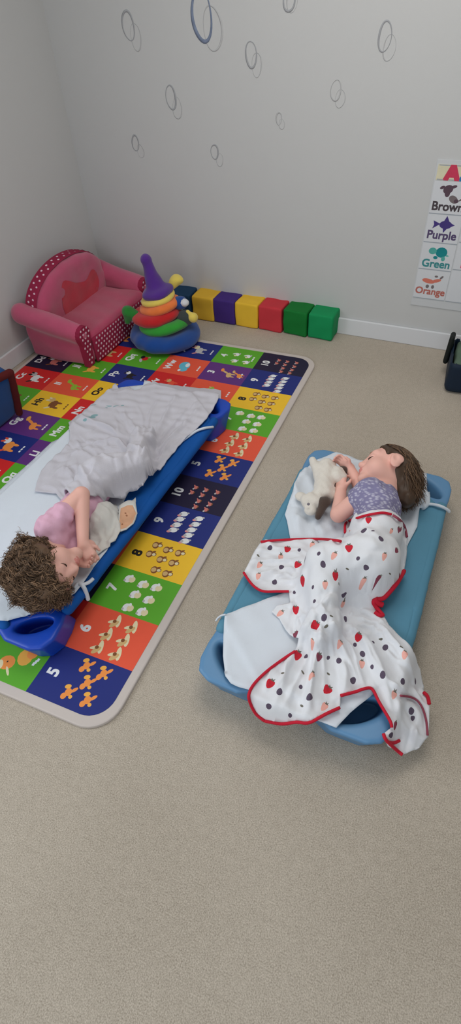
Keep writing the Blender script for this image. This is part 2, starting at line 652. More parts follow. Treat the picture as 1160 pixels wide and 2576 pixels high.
def fan(A, B, n, amp, wid, seed, bow=0.06, skip=0.2):
    """a family of folds running from line A to line B (pixel polylines), ridges with valleys between"""
    r = np.random.RandomState(seed)
    def along(L, t):
        L = [np.array(p, float) for p in L]; k = t * (len(L) - 1); i = min(int(k), len(L) - 2); f = k - i
        return L[i] * (1 - f) + L[i + 1] * f
    out = []
    for i in range(n):
        t = (i + r.uniform(.25, .75)) / n; t2 = min(1, max(0, t + r.normal() * .03))
        a = along(A, t); b = along(B, t2)
        s0 = r.uniform(0, skip); s1 = 1 - r.uniform(0, skip)
        a, b = a + (b - a) * s0, a + (b - a) * s1
        d = b - a; nn = np.array([-d[1], d[0]])
        P = [a, a + d * .33 + nn * r.normal() * bow, a + d * .67 + nn * r.normal() * bow, b]
        sg = 1 if i % 2 == 0 else -.8
        out.append(([tuple(p) for p in P], sg * amp * r.uniform(.6, 1.25), wid * r.uniform(.7, 1.3)))
    return out
def scribble(box, n, amp, wid, seed, ang=0.0, ln=(25, 60)):
    r = np.random.RandomState(seed); out = []
    for i in range(n):
        c = np.array([r.uniform(box[0], box[2]), r.uniform(box[1], box[3])]); a = ang + r.normal() * .7; L_ = r.uniform(*ln)
        u = np.array([math.cos(a), math.sin(a)]); v = np.array([-u[1], u[0]])
        out.append(([tuple(c - u * L_ / 2), tuple(c + v * r.normal() * 5), tuple(c + u * L_ / 2)], (1 if i % 2 else -1) * amp * r.uniform(.5, 1.2), wid * r.uniform(.7, 1.2)))
    return out
# ================================================================ the room
m_wall = mat('wall_paint', (203, 204, 204), 0.9, 0.012, 3.0, 0.15, 500)
m_base = mat('white_trim_paint', (222, 224, 228), 0.5, 0.01, 5.0)
m_ceil = mat('ceiling_paint', (225, 225, 222), 0.9, 0.01, 3.0)

def carpet_material():
    m = mat('beige_carpet', (192, 178, 158), 0.97, 0.0, 3.0)
    nt = m.node_tree; b = nt.nodes['Principled BSDF']
    tc = nt.nodes.new('ShaderNodeTexCoord')
    fine = nt.nodes.new('ShaderNodeTexNoise'); fine.inputs['Scale'].default_value = 330; fine.inputs['Detail'].default_value = 5
    mid = nt.nodes.new('ShaderNodeTexNoise'); mid.inputs['Scale'].default_value = 55; mid.inputs['Detail'].default_value = 5
    big = nt.nodes.new('ShaderNodeTexNoise'); big.inputs['Scale'].default_value = 2.2; big.inputs['Detail'].default_value = 3
    for n in (fine, mid, big): nt.links.new(tc.outputs['Object'], n.inputs['Vector'])
    a1 = nt.nodes.new('ShaderNodeMath'); a1.operation = 'MULTIPLY_ADD'; a1.inputs[1].default_value = 0.72
    a2 = nt.nodes.new('ShaderNodeMath'); a2.operation = 'MULTIPLY_ADD'; a2.inputs[1].default_value = 0.13
    a3 = nt.nodes.new('ShaderNodeMath'); a3.operation = 'MULTIPLY'; a3.inputs[1].default_value = 0.15
    nt.links.new(big.outputs['Fac'], a3.inputs[0])
    nt.links.new(mid.outputs['Fac'], a2.inputs[0]); nt.links.new(a3.outputs[0], a2.inputs[2])
    nt.links.new(fine.outputs['Fac'], a1.inputs[0]); nt.links.new(a2.outputs[0], a1.inputs[2])
    rp = nt.nodes.new('ShaderNodeValToRGB')
    rp.color_ramp.elements[0].position = 0.28; rp.color_ramp.elements[0].color = (lin(142), lin(131), lin(116), 1)
    rp.color_ramp.elements[1].position = 0.72; rp.color_ramp.elements[1].color = (lin(216), lin(205), lin(190), 1)
    nt.links.new(a1.outputs[0], rp.inputs[0]); nt.links.new(rp.outputs[0], b.inputs['Base Color'])
    bp = nt.nodes.new('ShaderNodeBump'); bp.inputs['Strength'].default_value = 0.5; bp.inputs['Distance'].default_value = 0.004
    nt.links.new(a1.outputs[0], bp.inputs['Height']); nt.links.new(bp.outputs['Normal'], b.inputs['Normal'])
    b.inputs['Specular IOR Level'].default_value = 0.1
    b.inputs['Sheen Weight'].default_value = 0.15
    return m
m_carpet = carpet_material()

RW, RD, RH = 4.2, 4.4, 2.45            # room width along the back wall, depth, height
def room_pt(u, v, z):                  # u along the back wall from the corner, v out into the room
    return CORNER + WX * u + WN * v + ZZ * z
def room_box(name, u0, u1, v0, v1, z0, z1, m, parent=None, bevel=0.0):
    bm = box_bm((u0, v0, z0), (u1, v1, z1), bevel, 2)
    for v in bm.verts:
        v.co = Vector(room_pt(*v.co))
    return bm_obj(name, bm, m, parent)
def structure(o, label=None):
    o['kind'] = 'structure'
    if label: o['label'] = label
    return o
T = 0.1
structure(room_box('floor', -T, RW + T, -T, RD + T, -0.1, 0.0, m_carpet), 'beige carpet covering the whole floor')
structure(room_box('wall_back', -T, RW + T, -T, 0, 0, RH, m_wall), 'pale grey wall with drawn bubbles behind the toys')
LV0, LV1, LZ0, LZ1 = 2.35, 3.85, 0.75, 2.1       # window in the left wall, beside the viewer
bm = box_bm((-T, 0, 0), (0, LV0, RH))
for a, b in (((-T, LV1, 0), (0, RD, RH)), ((-T, LV0, 0), (0, LV1, LZ0)), ((-T, LV0, LZ1), (0, LV1, RH))):
    box_bm(a, b, 0, 1, bm)
for v in bm.verts: v.co = Vector(room_pt(*v.co))
structure(bm_obj('wall_left', bm, m_wall), 'pale grey wall beside the pink sofa')
bm = box_bm((-.08, LV0, LZ0), (-.02, LV0 + .05, LZ1))
for a, b in (((-.08, LV1 - .05, LZ0), (-.02, LV1, LZ1)), ((-.08, LV0, LZ0), (-.02, LV1, LZ0 + .05)), ((-.08, LV0, LZ1 - .05), (-.02, LV1, LZ1))):
    box_bm(a, b, 0, 1, bm)
for v in bm.verts: v.co = Vector(room_pt(*v.co))
structure(bm_obj('window_2', bm, m_base))
structure(room_box('wall_right', RW, RW + T, 0, RD, 0, RH, m_wall))
structure(room_box('ceiling', -T, RW + T, -T, RD + T, RH, RH + 0.1, m_ceil))
structure(room_box('baseboard_back', 0.0, RW, 0, 0.014, 0, 0.09, m_base, None, 0.004), 'white baseboard along the bubble wall')
structure(room_box('baseboard_left', 0, 0.014, 0.014, RD, 0, 0.09, m_base, None, 0.004), 'white baseboard beside the pink sofa')
# wall behind the viewer with a window opening
WU0, WU1, WZ0, WZ1 = 0.9, 3.3, 0.75, 2.1
bm = box_bm((-T, RD, 0), (WU0, RD + T, RH))
for a, b in (((WU1, RD, 0), (RW + T, RD + T, RH)), ((WU0, RD, 0), (WU1, RD + T, WZ0)), ((WU0, RD, WZ1), (WU1, RD + T, RH))):
    box_bm(a, b, 0, 1, bm)
for v in bm.verts: v.co = Vector(room_pt(*v.co))
structure(bm_obj('wall_near', bm, m_wall))
bm = box_bm((WU0, RD + 0.02, WZ0), (WU0 + 0.05, RD + 0.08, WZ1))
for a, b in (((WU1 - 0.05, RD + 0.02, WZ0), (WU1, RD + 0.08, WZ1)), ((WU0, RD + 0.02, WZ0), (WU1, RD + 0.08, WZ0 + 0.05)), ((WU0, RD + 0.02, WZ1 - 0.05), (WU1, RD + 0.08, WZ1)),
             (((WU0 + WU1) / 2 - 0.03, RD + 0.02, WZ0), ((WU0 + WU1) / 2 + 0.03, RD + 0.08, WZ1))):
    box_bm(a, b, 0, 1, bm)
for v in bm.verts: v.co = Vector(room_pt(*v.co))
structure(bm_obj('window_1', bm, m_base))

# ---------------------------------------------------------------- light: ceiling fitting and daylight from the window
def area(name, loc, direction, sx, sy, power, col):
    l = bpy.data.lights.new(name, 'AREA'); l.shape = 'RECTANGLE'; l.size = sx; l.size_y = sy; l.energy = power; l.color = col
    o = bpy.data.objects.new(name, l); COL.objects.link(o)
    o.location = Vector(loc); o.rotation_euler = Vector(direction).to_track_quat('-Z', 'Y').to_euler()
    return o
area('ceiling_light', room_pt(1.75, 1.15, RH - 0.03), (0, 0, -1), 1.2, 1.2, 21.0, (1.0, 0.96, 0.91))
area('side_window_light', room_pt(-0.25, (LV0 + LV1) / 2, (LZ0 + LZ1) / 2), tuple(WX - 0.35 * WN - 0.35 * ZZ), LV1 - LV0, LZ1 - LZ0, 33.0, (0.94, 0.98, 1.0))
area('window_light', room_pt((WU0 + WU1) / 2, RD + 0.3, (WZ0 + WZ1) / 2), tuple(-WN - 0.25 * ZZ), WU1 - WU0, WZ1 - WZ0, 27.0, (0.90, 0.96, 1.0))
w = bpy.data.worlds.new('world'); w.use_nodes = True
w.node_tree.nodes['Background'].inputs[0].default_value = (0.75, 0.85, 1.0, 1)
w.node_tree.nodes['Background'].inputs[1].default_value = 0.6
SC.world = w
SC.view_settings.view_transform = 'Standard'; SC.view_settings.look = 'None'; SC.view_settings.gamma = 1.0
SC.view_settings.use_curve_mapping = False
SC.view_settings.exposure = -0.2
SC.cycles.use_denoising = True

# ---------------------------------------------------------------- bubbles drawn on the back wall
m_pencil = mat('bubble_grey', (168, 170, 174), 0.9, 0.15, 60)
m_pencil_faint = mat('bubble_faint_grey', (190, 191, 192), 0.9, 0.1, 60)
m_blue_pencil = mat('bubble_blue', (126, 138, 162), 0.9, 0.3, 40)
def ring_mesh(name, c, rx, rz, wd, m, parent=None, off=0.0012, seed=0):
    """a hand drawn oval outline lying on the wall, with a little real thickness"""
    r = np.random.RandomState(seed)
    n = 40
    ph = r.uniform(0, 6.28, 3)
    vs, fs = [], []
    for k in range(n):
        t = 2 * PI * k / n
        wob = 1 + 0.05 * math.sin(2 * t + ph[0]) + 0.03 * math.sin(3 * t + ph[1])
        ww = wd * (0.75 + 0.4 * math.sin(t + ph[2]))
        for rr, o in ((-ww, 0.0), (-ww, off), (ww, off), (ww, 0.0)):
            u = c[0] + (rx * wob + rr) * math.cos(t); z = c[1] + (rz * wob + rr) * math.sin(t)
            vs.append(room_pt(u, o, z))
    for k in range(n):
        for q in range(3):
            a = 4 * k + q; b = 4 * ((k + 1) % n) + q
            fs.append((a, b, b + 1, a + 1))
    return mesh_obj(name, vs, fs, m, parent)
BUB = [((508, 40), (20, 32), (535, 72), m_blue_pencil, 'large blue outlined bubble near the top of the wall', 3.0),
       ((323, 65), (12, 19), (342, 93), m_pencil, 'grey bubble left of the large blue bubble', 1.7),
       ((632, 137), (11, 18), (646, 163), m_pencil, 'grey bubble right of and below the large blue bubble', 1.7),
       ((430, 245), (11, 17), (446, 272), m_pencil, 'grey bubble standing alone halfway down the wall', 1.7),
       ((341, 360), (8, 12), (354, 380), m_pencil, 'small grey bubble lowest on the left above the pink sofa', 1.4),
       ((540, 382), (8, 12), (553, 402), m_pencil, 'small grey bubble lowest on the wall above the foam blocks', 1.4),
       ((969, 92), (12, 19), (980, 120), m_pencil, 'grey bubble at the upper right above the colour chart', 1.6),
       ((845, 227), (10, 15), (856, 248), m_pencil_faint, 'faint bubble right of centre halfway up the wall', 1.3),
       ((702, 298), (6, 9), (709, 312), m_pencil_faint, 'tiny faint bubble in the middle of the wall', 1.2),
       ((728, -2), (11, 15), (735, 3), m_pencil, 'bubble cut off by the top edge of the photo', 1.6)]
for i, (p, r, q, m, lab, wd) in enumerate(BUB):
    c = at_wall(*p); s = np.linalg.norm(CAM_C - room_pt(c[0], 0, c[1])) / F_PX
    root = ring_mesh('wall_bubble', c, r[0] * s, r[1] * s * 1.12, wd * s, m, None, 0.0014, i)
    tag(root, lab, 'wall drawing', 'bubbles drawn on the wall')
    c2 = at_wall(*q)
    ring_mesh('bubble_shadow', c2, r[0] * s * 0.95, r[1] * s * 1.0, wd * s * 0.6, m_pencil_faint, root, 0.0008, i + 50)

# ---------------------------------------------------------------- colour chart on the wall
m_card = mat('white_card', (216, 219, 224), 0.6, 0.01, 10)
m_panel = mat('chart_panel_white', (206, 209, 212), 0.5, 0.01, 10)
INK = {k: mat('ink_' + k, c, 0.7, 0.12, 30) for k, c in dict(
    brown=(92, 72, 84), dark=(74, 66, 72), purple=(72, 58, 128), purple_text=(88, 74, 112), green=(22, 136, 142), green_text=(66, 142, 146),
    green_light=(86, 172, 164), orange=(214, 122, 104), orange_text=(186, 108, 98), pink=(214, 82, 128), blue=(48, 124, 178), red=(206, 62, 92),
    cream=(222, 216, 186), lilac=(160, 140, 190), line=(160, 168, 178), grey=(120, 110, 112)).items()}
chart_c = at_wall(1094, 452)
def wall_print(name, lo, hi, layers, mats, v0, v1, parent):
    """thin card from (lo) to (hi) in wall coordinates, printed on its front"""
    outline = [(lo[0], lo[1]), (hi[0], lo[1]), (hi[0], hi[1]), (lo[0], hi[1])]
    V, Tt, fm = cdt_print(outline, layers)
    vs = [room_pt(a, v1, b) for a, b in V]
    n = len(vs)
    vs += [room_pt(a, v0, b) for a, b in outline]
    fs = [tuple(t[::-1]) for t in Tt] ; fmm = list(fm)
    ix = [int(np.argmin(((V - np.array(o)) ** 2).sum(1))) for o in outline]
    for k in range(4):
        fs.append((ix[k], n + k, n + (k + 1) % 4, ix[(k + 1) % 4])); fmm.append(0)
    o = mesh_obj(name, vs, fs, mats, parent, fmm, False)
    return o
tl = at_wall(1100, 408); bl = at_wall(1033, 768); rt = at_wall(1160, 420)
CU0, CU1, CZ0, CZ1 = tl[0] + 0.0, tl[0] + 0.335, at_wall(1033, 765)[1], tl[1] + 0.012
chart = thing('colour_chart', 'white colour word chart with coloured animal pictures on the wall', 'chart', room_pt(CU0, 0, CZ0))
room_box('backing_panel', CU0, CU1, 0.0005, 0.004, CZ0, CZ1, m_panel, chart, 0.001)
zs = [at_wall(1106, 411)[1], at_wall(1094, 452)[1], at_wall(1081, 536)[1], at_wall(1063, 607)[1], at_wall(1051, 674)[1], at_wall(1036, 746)[1]]
cw = 0.149
IK = list(INK.values()); IN = {k: i + 1 for i, k in enumerate(INK)}
def blob(c, pts, s):
    return [(c[0] + x * s, c[1] + y * s) for x, y in pts]
HX = (1, 0); HY = (0, 1)
def card(i, word, ink, pic, col=0, z1=None, z0=None, tsize=0.050):
    u0 = CU0 + 0.006 + col * (cw + 0.006); u1 = u0 + cw
    z1 = zs[i] if z1 is None else z1; z0 = zs[i + 1] if z0 is None else z0
    h = z1 - z0
    cx = (u0 + u1) / 2
    L = [([[(u0, z0), (u1, z0), (u1, z0 + 0.004), (u0, z0 + 0.004)]], IN['line'])]
    L += [([[(cx + x * 0.05, z0 + 0.66 * h + y * 0.05) for x, y in lp]], IN[k]) for lp, k in pic]
    bold_text(L, word, (cx, z0 + 0.25 * h), HX, HY, tsize, IN[ink], 0.028)
    wall_print('card', (u0, z0 + 0.001), (u1, z1 - 0.001), L, [m_card] + IK, 0.003, 0.006, chart)
def E_(cx, cy, rx, ry, rot=0): return ellipse(cx, cy, rx, ry, rot, 16)
card(1, 'Brown', 'dark', [(E_(-.25, .25, .42, .34, .4), 'brown'), (E_(-.25, -.05, .22, .3), 'brown'), (E_(-.75, .38, .22, .12, .4), 'brown'), (E_(.2, .48, .25, .12, .3), 'brown'),
                          (E_(.35, -.5, .42, .28, -.5), 'grey'), (E_(.6, -.62, .2, .16), 'brown'), (E_(.95, -.5, .2, .07, .5), 'grey')])
card(2, 'Purple', 'purple_text', [(E_(.15, 0, .55, .34), 'purple'), ([(-.3, .05), (-.95, -.38), (-.85, -.05), (-.95, .3)], 'purple'),
                                  ([(-.1, .2), (.15, .75), (.5, .15)], 'purple'), ([(-.05, -.2), (.05, -.7), (.4, -.2)], 'purple'), ([(.5, .2), (.95, .02), (.5, -.2)], 'purple')])
card(3, 'Green', 'green_text', [(E_(.3, .05, .52, .46), 'green'), (E_(-.5, .12, .36, .3), 'green_light'), (E_(-.15, -.45, .2, .15), 'green'), (E_(.55, -.5, .18, .22), 'green_light'), (E_(.85, -.2, .15, .06), 'green_light')])
card(4, 'Orange', 'orange_text', [(E_(-.35, -.1, .6, .22, -.15), 'orange'), (E_(.4, 0, .42, .16, .3), 'orange'), (E_(.3, .4, .16, .1), 'grey'), (E_(.8, .35, .2, .1, .8), 'grey'), (E_(-.35, -.62, .16, .18), 'grey'), (E_(.15, -.62, .14, .18), 'grey')], tsize=0.046)
zr = [zs[1] + 0.0, at_wall(1150, 552)[1], at_wall(1140, 633)[1], at_wall(1120, 710)[1]]
ink_blank = [(E_(-.1, -.2, .5, .3), 'red')]
card(0, '', 'red', [(E_(0, 0, .6, .35), 'red'), (E_(.6, .2, .25, .2), 'red')], 1, zs[1] - 0.004, zs[2] + 0.02)
card(0, '', 'blue', [(E_(0, 0, .6, .35), 'blue'), (E_(-.6, -.1, .3, .25), 'blue')], 1, zs[2] + 0.018, zs[3] + 0.012)
card(0, 'Pink', 'pink', [(E_(-.1, 0, .6, .35), 'pink'), (E_(.5, .3, .25, .25), 'pink')], 1, zs[3] + 0.010, zs[4] + 0.012)
card(0, '', 'line', [], 1, zs[4] + 0.010, zs[5])
# header strip with coloured capital letters
z0h, z1h = zs[1], zs[0]
L = [([[(CU0 + 0.012, z1h - 0.006), (CU1 - 0.01, z1h - 0.006), (CU1 - 0.01, z1h - 0.002), (CU0 + 0.012, z1h - 0.002)]], IN['line']),
     ([[(CU0 + 0.012, z0h + 0.002), (CU1 - 0.01, z0h + 0.002), (CU1 - 0.01, z0h + 0.006), (CU0 + 0.012, z0h + 0.006)]], IN['line'])]
for ch, x, k in (('A', 0.072, 'red'), ('S', 0.127, 'blue')):
    bold_text(L, ch, (CU0 + x, (z0h + z1h) / 2), HX, HY, 0.092, IN[k], 0.055)
wall_print('header_strip', (CU0 + 0.008, z0h + 0.001), (CU1 - 0.008, z1h - 0.001), L, [INK['cream']] + IK, 0.003, 0.006, chart)

# ================================================================ foam play mat with letters and numbers
PALETTE = dict(navy=(30, 44, 122), dark=(30, 24, 56), orange=(236, 90, 62), red=(214, 40, 40), green=(92, 172, 42), yellow=(248, 198, 48), purple=(98, 50, 128),
               white=(236, 238, 240), black=(34, 30, 32), tan=(214, 178, 120), brown=(132, 82, 44), cream=(232, 220, 180), fox=(244, 150, 72), skyblue=(104, 190, 214),
               pinkish=(226, 150, 150), crab=(206, 120, 112), lime=(150, 190, 60), grey=(190, 188, 190), amber=(244, 178, 76))
PK = list(PALETTE); PN = {k: i + 1 for i, k in enumerate(PK)}
m_print = [mat('mat_print_' + k, c, 0.55, 0.03, 60, 0.0, 400, 0.35) for k, c in PALETTE.items()]
m_matbase = mat('mat_foam_edge', (204, 194, 188), 0.7, 0.02, 30)
UU, VA, VB = 0.17, 0.2353, 0.2641
MAT_Z = 0.012
def mx(v): return -(VB * v if v < 1 else VB + (v - 1) * VA)
def my(u): return -u * UU
GRID = {0: 'dark navy yellow green orange navy dark navy yellow green orange navy'.split(),
        1: 'green purple orange red green green green dark orange dark red green'.split(),
        2: 'navy orange red yellow purple navy red navy yellow orange navy green'.split(),
        3: 'purple green navy yellow red green purple green navy red orange yellow'.split(),
        4: 'navy red green orange yellow purple navy red green dark yellow red'.split(),
        5: 'orange yellow dark red green navy orange purple red yellow navy green'.split()}
GRID[2][1] = 'orange'; GRID[2][2] = 'red'
layers = []
def rect(v0, v1, u0, u1): return [(mx(v1), my(u1)), (mx(v0), my(u1)), (mx(v0), my(u0)), (mx(v1), my(u0))]
OUT = []
r_ = 0.075
X0, X1, Y0, Y1 = mx(6), mx(0), my(12), my(0)
for cx, cy, a0 in ((X1 - r_, Y1 - r_, 0), (X0 + r_, Y1 - r_, 90), (X0 + r_, Y0 + r_, 180), (X1 - r_, Y0 + r_, 270)):
    for k in range(9):
        a = math.radians(a0 + 90 * k / 8); OUT.append((cx + r_ * math.cos(a), cy + r_ * math.sin(a)))
for c in range(6):
    for r in range(12):
        layers.append(([rect(c, c + 1, r, r + 1)], PN[GRID[c][r]]))
# lettering reads with its baseline along +y and its top towards the left wall
TU, TW = (0.0, 1.0), (-1.0, 0.0)
def letter(txt, pos, size, k='white', bold=0.05):
    bold_text(layers, txt, pos, TU, TW, size, PN[k], 0.035)
def icon(pos, shapes, s):
    """shapes: (cx, cy, rx, ry, rot, colour) in a unit frame: x along +y of the mat, y up in reading direction"""
    for cx, cy, rx, ry, ro, k in shapes:
        lp = ellipse(cx, cy, rx, ry, ro, 12)
        layers.append(([[(pos[0] - s * y, pos[1] + s * x) for x, y in lp]], PN[k]))
crab = [(0, 0, .5, .38, 0, 'crab'), (-.45, .3, .22, .2, 0, 'grey'), (.4, .4, .28, .14, .7, 'crab'), (.1, -.38, .35, .12, 0, 'brown')]
sheep = [(-.45, .5, .24, .34, .4, 'pinkish'), (0, 0, .5, .62, .2, 'white'), (-.2, .45, .25, .25, 0, 'grey'), (.35, -.55, .16, .2, 0, 'grey')]
monkey = [(0, .12, .62, .5, .3, 'brown'), (0, .2, .38, .36, .2, 'tan'), (.15, -.52, .34, .34, 0, 'brown'), (.12, -.5, .24, .26, 0, 'cream'), (.55, -.3, .14, .3, .6, 'brown')]
chick = [(0, .2, .62, .5, 0, 'white'), (.05, -.35, .5, .46, 0, 'cream'), (.55, -.1, .25, .2, .4, 'white'), (-.35, .55, .2, .16, 0, 'grey')]
bird6 = [(0, .1, .2, .6, .5, 'cream'), (.2, -.35, .75, .26, .3, 'cream'), (-.25, -.1, .55, .26, -.6, 'tan'), (.05, 0, .2, .2, 0, 'brown')]
fox5 = [(0, 0, .42, .36, .3, 'fox'), (-.5, .25, .34, .3, 0, 'fox'), (.5, .35, .24, .34, .5, 'amber'), (.4, -.45, .4, .18, -.6, 'fox'), (-.35, -.45, .2, .2, 0, 'amber')]
bird4 = [(0, 0, .5, .35, .3, 'white'), (-.4, .3, .25, .25, 0, 'cream'), (.2, .5, .15, .5, .6, 'white'), (.3, -.35, .3, .14, 0, 'grey')]
NUM = [('10', 6, (448, 1236), 'white', [(493, 1226.5), (483, 1239), (518.6, 1233), (509, 1246), (500, 1260.7), (492, 1275), (547.6, 1239), (538, 1254.5), (528, 1269), (518.6, 1282.6)], crab, 0.021),
       ('9', 7, (400, 1308), 'white', [(463, 1293), (453, 1306), (445, 1320), (436, 1333), (501, 1305), (492, 1319), (482, 1333), (474, 1346.6), (466, 1361)], sheep, 0.026),
       ('8', 8, (345, 1390), 'black', [(394, 1372), (421, 1384), (451, 1392), (378, 1394), (405, 1408), (435, 1417), (390, 1434), (419, 1444)], monkey, 0.026),
       ('7', 9, (283, 1476), 'white', [(326, 1457), (360, 1471), (393, 1479), (340, 1496.5), (374, 1510), (321, 1529), (357, 1540)], chick, 0.026),
       ('6', 10, (214, 1579), 'white', [(288, 1564), (329, 1579), (265.5, 1596.5), (308.6, 1612), (243, 1629), (288, 1646.5)], bird6, 0.032),
       ('5', 11, (134, 1690), 'white', [(218, 1674.5), (261, 1694), (220, 1717.5), (172, 1741), (220, 1761)], fox5, 0.030)]
for txt, row, dp, dc, pts, ic, s in NUM:
    P0 = at(*dp, MAT_Z)[:2]
    if txt == '8': ps = None
    for half in (0, 1):
        dy = half * 6 * UU
        letter(txt, (P0[0], P0[1] + dy), 0.052, dc)
        for q in pts:
            w_ = at(*q, MAT_Z)[:2]
            icon((w_[0], w_[1] + dy), ic, s)
def cell_c(c, r): return ((mx(c) + mx(c + 1)) / 2, (my(r) + my(r + 1)) / 2)
def animal(c, r, txt, shapes, s=0.05, k='white', small=True):
    x, y = cell_c(c, r)
    letter(txt, (x - 0.075, y - 0.005), 0.052, k)
    icon((x + 0.005, y + 0.005), shapes, s)
    if small:
        for j in range(3):
            layers.append(([[(x + 0.083, y - 0.022 + j * 0.016), (x + 0.091, y - 0.022 + j * 0.016), (x + 0.091, y - 0.010 + j * 0.016), (x + 0.083, y - 0.010 + j * 0.016)]], PN['white' if k == 'white' else 'brown']))
def beast(b, h, x=None):
    x = x or b
    return [(-.1, -.15, .5, .34, 0, b), (.38, .3, .3, .28, 0, h), (-.45, -.5, .12, .28, 0, b), (.15, -.52, .12, .28, 0, b), (.25, .58, .1, .18, .3, x), (.55, .5, .09, .16, -.4, x), (-.62, .1, .1, .26, .6, x)]
long_ = lambda b, h: [(-.25, -.35, .42, .26, .2, b), (.15, .15, .12, .48, -.5, b), (.42, .52, .28, .16, .2, h), (-.45, -.7, .09, .25, 0, b), (-.05, -.7, .09, .25, 0, b)]
fish = lambda b, h: [(0, 0, .6, .46, .2, b), (-.6, -.2, .2, .3, .7, b), (.15, -.2, .3, .18, .2, h), (-.72, .15, .16, .12, 0, h)]
animal(1, 0, '4', bird4, 0.0001)
for q in ((598, 892), (626, 897), (592, 908), (621, 912)): icon(at(*q, MAT_Z)[:2], bird4, 0.030)
animal(1, 1, '3', long_('tan', 'fox'), 0.055)
icon(at(596, 942, MAT_Z)[:2], long_('fox', 'tan'), 0.045)
animal(1, 2, '2', beast('tan', 'lime'), 0.05)
animal(2, 0, 'Xx', beast('grey', 'cream', 'pinkish'), 0.06)
animal(2, 1, 'Ww', fish('skyblue', 'white'), 0.065)
animal(2, 2, 'Vv', beast('orange', 'tan'), 0.05)
animal(3, 0, 'Rr', beast('grey', 'tan'), 0.05)
animal(3, 1, 'Qq', [(0, 0, .3, .3, 0, 'red'), (.2, .3, .24, .2, 0, 'black'), (-.35, .25, .3, .14, .5, 'grey'), (.3, -.3, .12, .12, 0, 'pinkish')], 0.06)
animal(3, 2, 'Pp', beast('black', 'white'), 0.05)
animal(4, 0, 'Kk', beast('fox', 'amber'), 0.07)
animal(4, 1, 'Ss', beast('tan', 'cream', 'brown'), 0.066)
animal(4, 2, 'Jj', beast('amber', 'fox'), 0.062)
animal(5, 2, 'Dd', beast('crab', 'white', 'brown'), 0.062)
animal(5, 3, 'Cc', beast('white', 'grey', 'black'), 0.064)
animal(4, 3, 'Ii', long_('lime', 'lime'), 0.062)
animal(3, 3, 'Oo', beast('brown', 'tan'), 0.05, 'black')
animal(5, 4, 'Bb', beast('brown', 'amber'), 0.055)
animal(4, 4, 'Hh', beast('brown', 'tan', 'cream'), 0.064, 'black')
animal(3, 4, 'Nn', beast('white', 'tan'), 0.05)
animal(4, 5, 'Gg', long_('fox', 'amber'), 0.066)
animal(3, 5, 'Mm', beast('brown', 'tan'), 0.05)
animal(4, 6, 'Ff', beast('fox', 'white', 'orange'), 0.068)
animal(3, 6, 'Ll', beast('fox', 'tan'), 0.05)
animal(4, 7, 'Ee', beast('grey', 'white'), 0.055)
animal(3, 7, 'Qq', beast('tan', 'cream'), 0.05)
icon(at(48, 1655, MAT_Z)[:2], [(.15, -.3, .5, .42, .3, 'amber'), (-.45, .45, .42, .45, .2, 'fox'), (-.7, .75, .3, .2, .4, 'cream'), (.45, -.55, .3, .3, 0, 'fox'), (-.85, .1, .3, .07, .8, 'cream'), (-.4, .45, .06, .04, 0, 'black')], 0.058)
for j in range(3):
    q = at(84 + 6 * j, 1671 - 5 * j, MAT_Z)
    layers.append(([[(q[0] - .004, q[1] - .005), (q[0] + .004, q[1] - .005), (q[0] + .004, q[1] + .006), (q[0] - .004, q[1] + .006)]], PN['white']))
play_mat = thing('play_mat', 'colourful foam play mat with letters numbers and animals under the blue cot', 'play mat', (mx(3), my(6), 0))
V, Tt, fm = cdt_print(OUT, layers)
o = fast_mesh('printed_top', np.column_stack([V, np.full(len(V), MAT_Z)]), Tt, [m_print[0]] + m_print, play_mat, fm, False)
# padded border with rounded corners under the print
BRD = []
rb = 0.095
bx0, bx1, by0, by1 = X0 - 0.022, X1 + 0.028, Y0 - 0.03, Y1 + 0.028
for cx, cy, a0 in ((bx1 - rb, by1 - rb, 0), (bx0 + rb, by1 - rb, 90), (bx0 + rb, by0 + rb, 180), (bx1 - rb, by0 + rb, 270)):
    for k in range(9):
        a = math.radians(a0 + 90 * k / 8); BRD.append((cx + rb * math.cos(a), cy + rb * math.sin(a)))
bm = bmesh.new()
f = bm.faces.new([bm.verts.new((x, y, 0.0005)) for x, y in BRD])
g = bmesh.ops.extrude_face_region(bm, geom=[f])
top = [v for v in g['geom'] if isinstance(v, bmesh.types.BMVert)]
for v in top: v.co.z = MAT_Z - 0.0007
bmesh.ops.bevel(bm, geom=[e for e in bm.edges if all(v in top for v in e.verts)], offset=0.004, segments=2, affect='EDGES', profile=0.5)
bm_obj('foam_border', bm, m_matbase, play_mat)
# ================================================================ foam blocks along the wall
def frame_yaw(a): return np.array([[math.cos(a), math.sin(a), 0], [-math.sin(a), math.cos(a), 0], [0, 0, 1]])
BW = 0.138
blocks = [(-0.885, 0.315, (24, 62, 96), 'dark blue foam block behind the ring stacker', 0.04, 'teal_blue', .003),
          (-0.732, 0.318, (232, 186, 58), 'yellow foam block beside the ring stacker', -0.02, 'yellow', 0),
          (-0.598, 0.316, (70, 44, 128), 'purple foam block between the two yellow blocks', -0.03, 'purple', 0),
          (-0.458, 0.312, (240, 194, 56), 'yellow foam block between the purple and red blocks', -0.03, 'yellow2', 0),
          (-0.317, 0.308, (206, 56, 66), 'red foam block in the row along the wall', -0.035, 'red', 0),
          (-0.170, 0.302, (8, 118, 46), 'dark green foam block next to the red block', -0.05, 'green', 0),
          (-0.028, 0.297, (10, 146, 86), 'bright green foam block at the right end of the row', -0.02, 'green2', 0)]
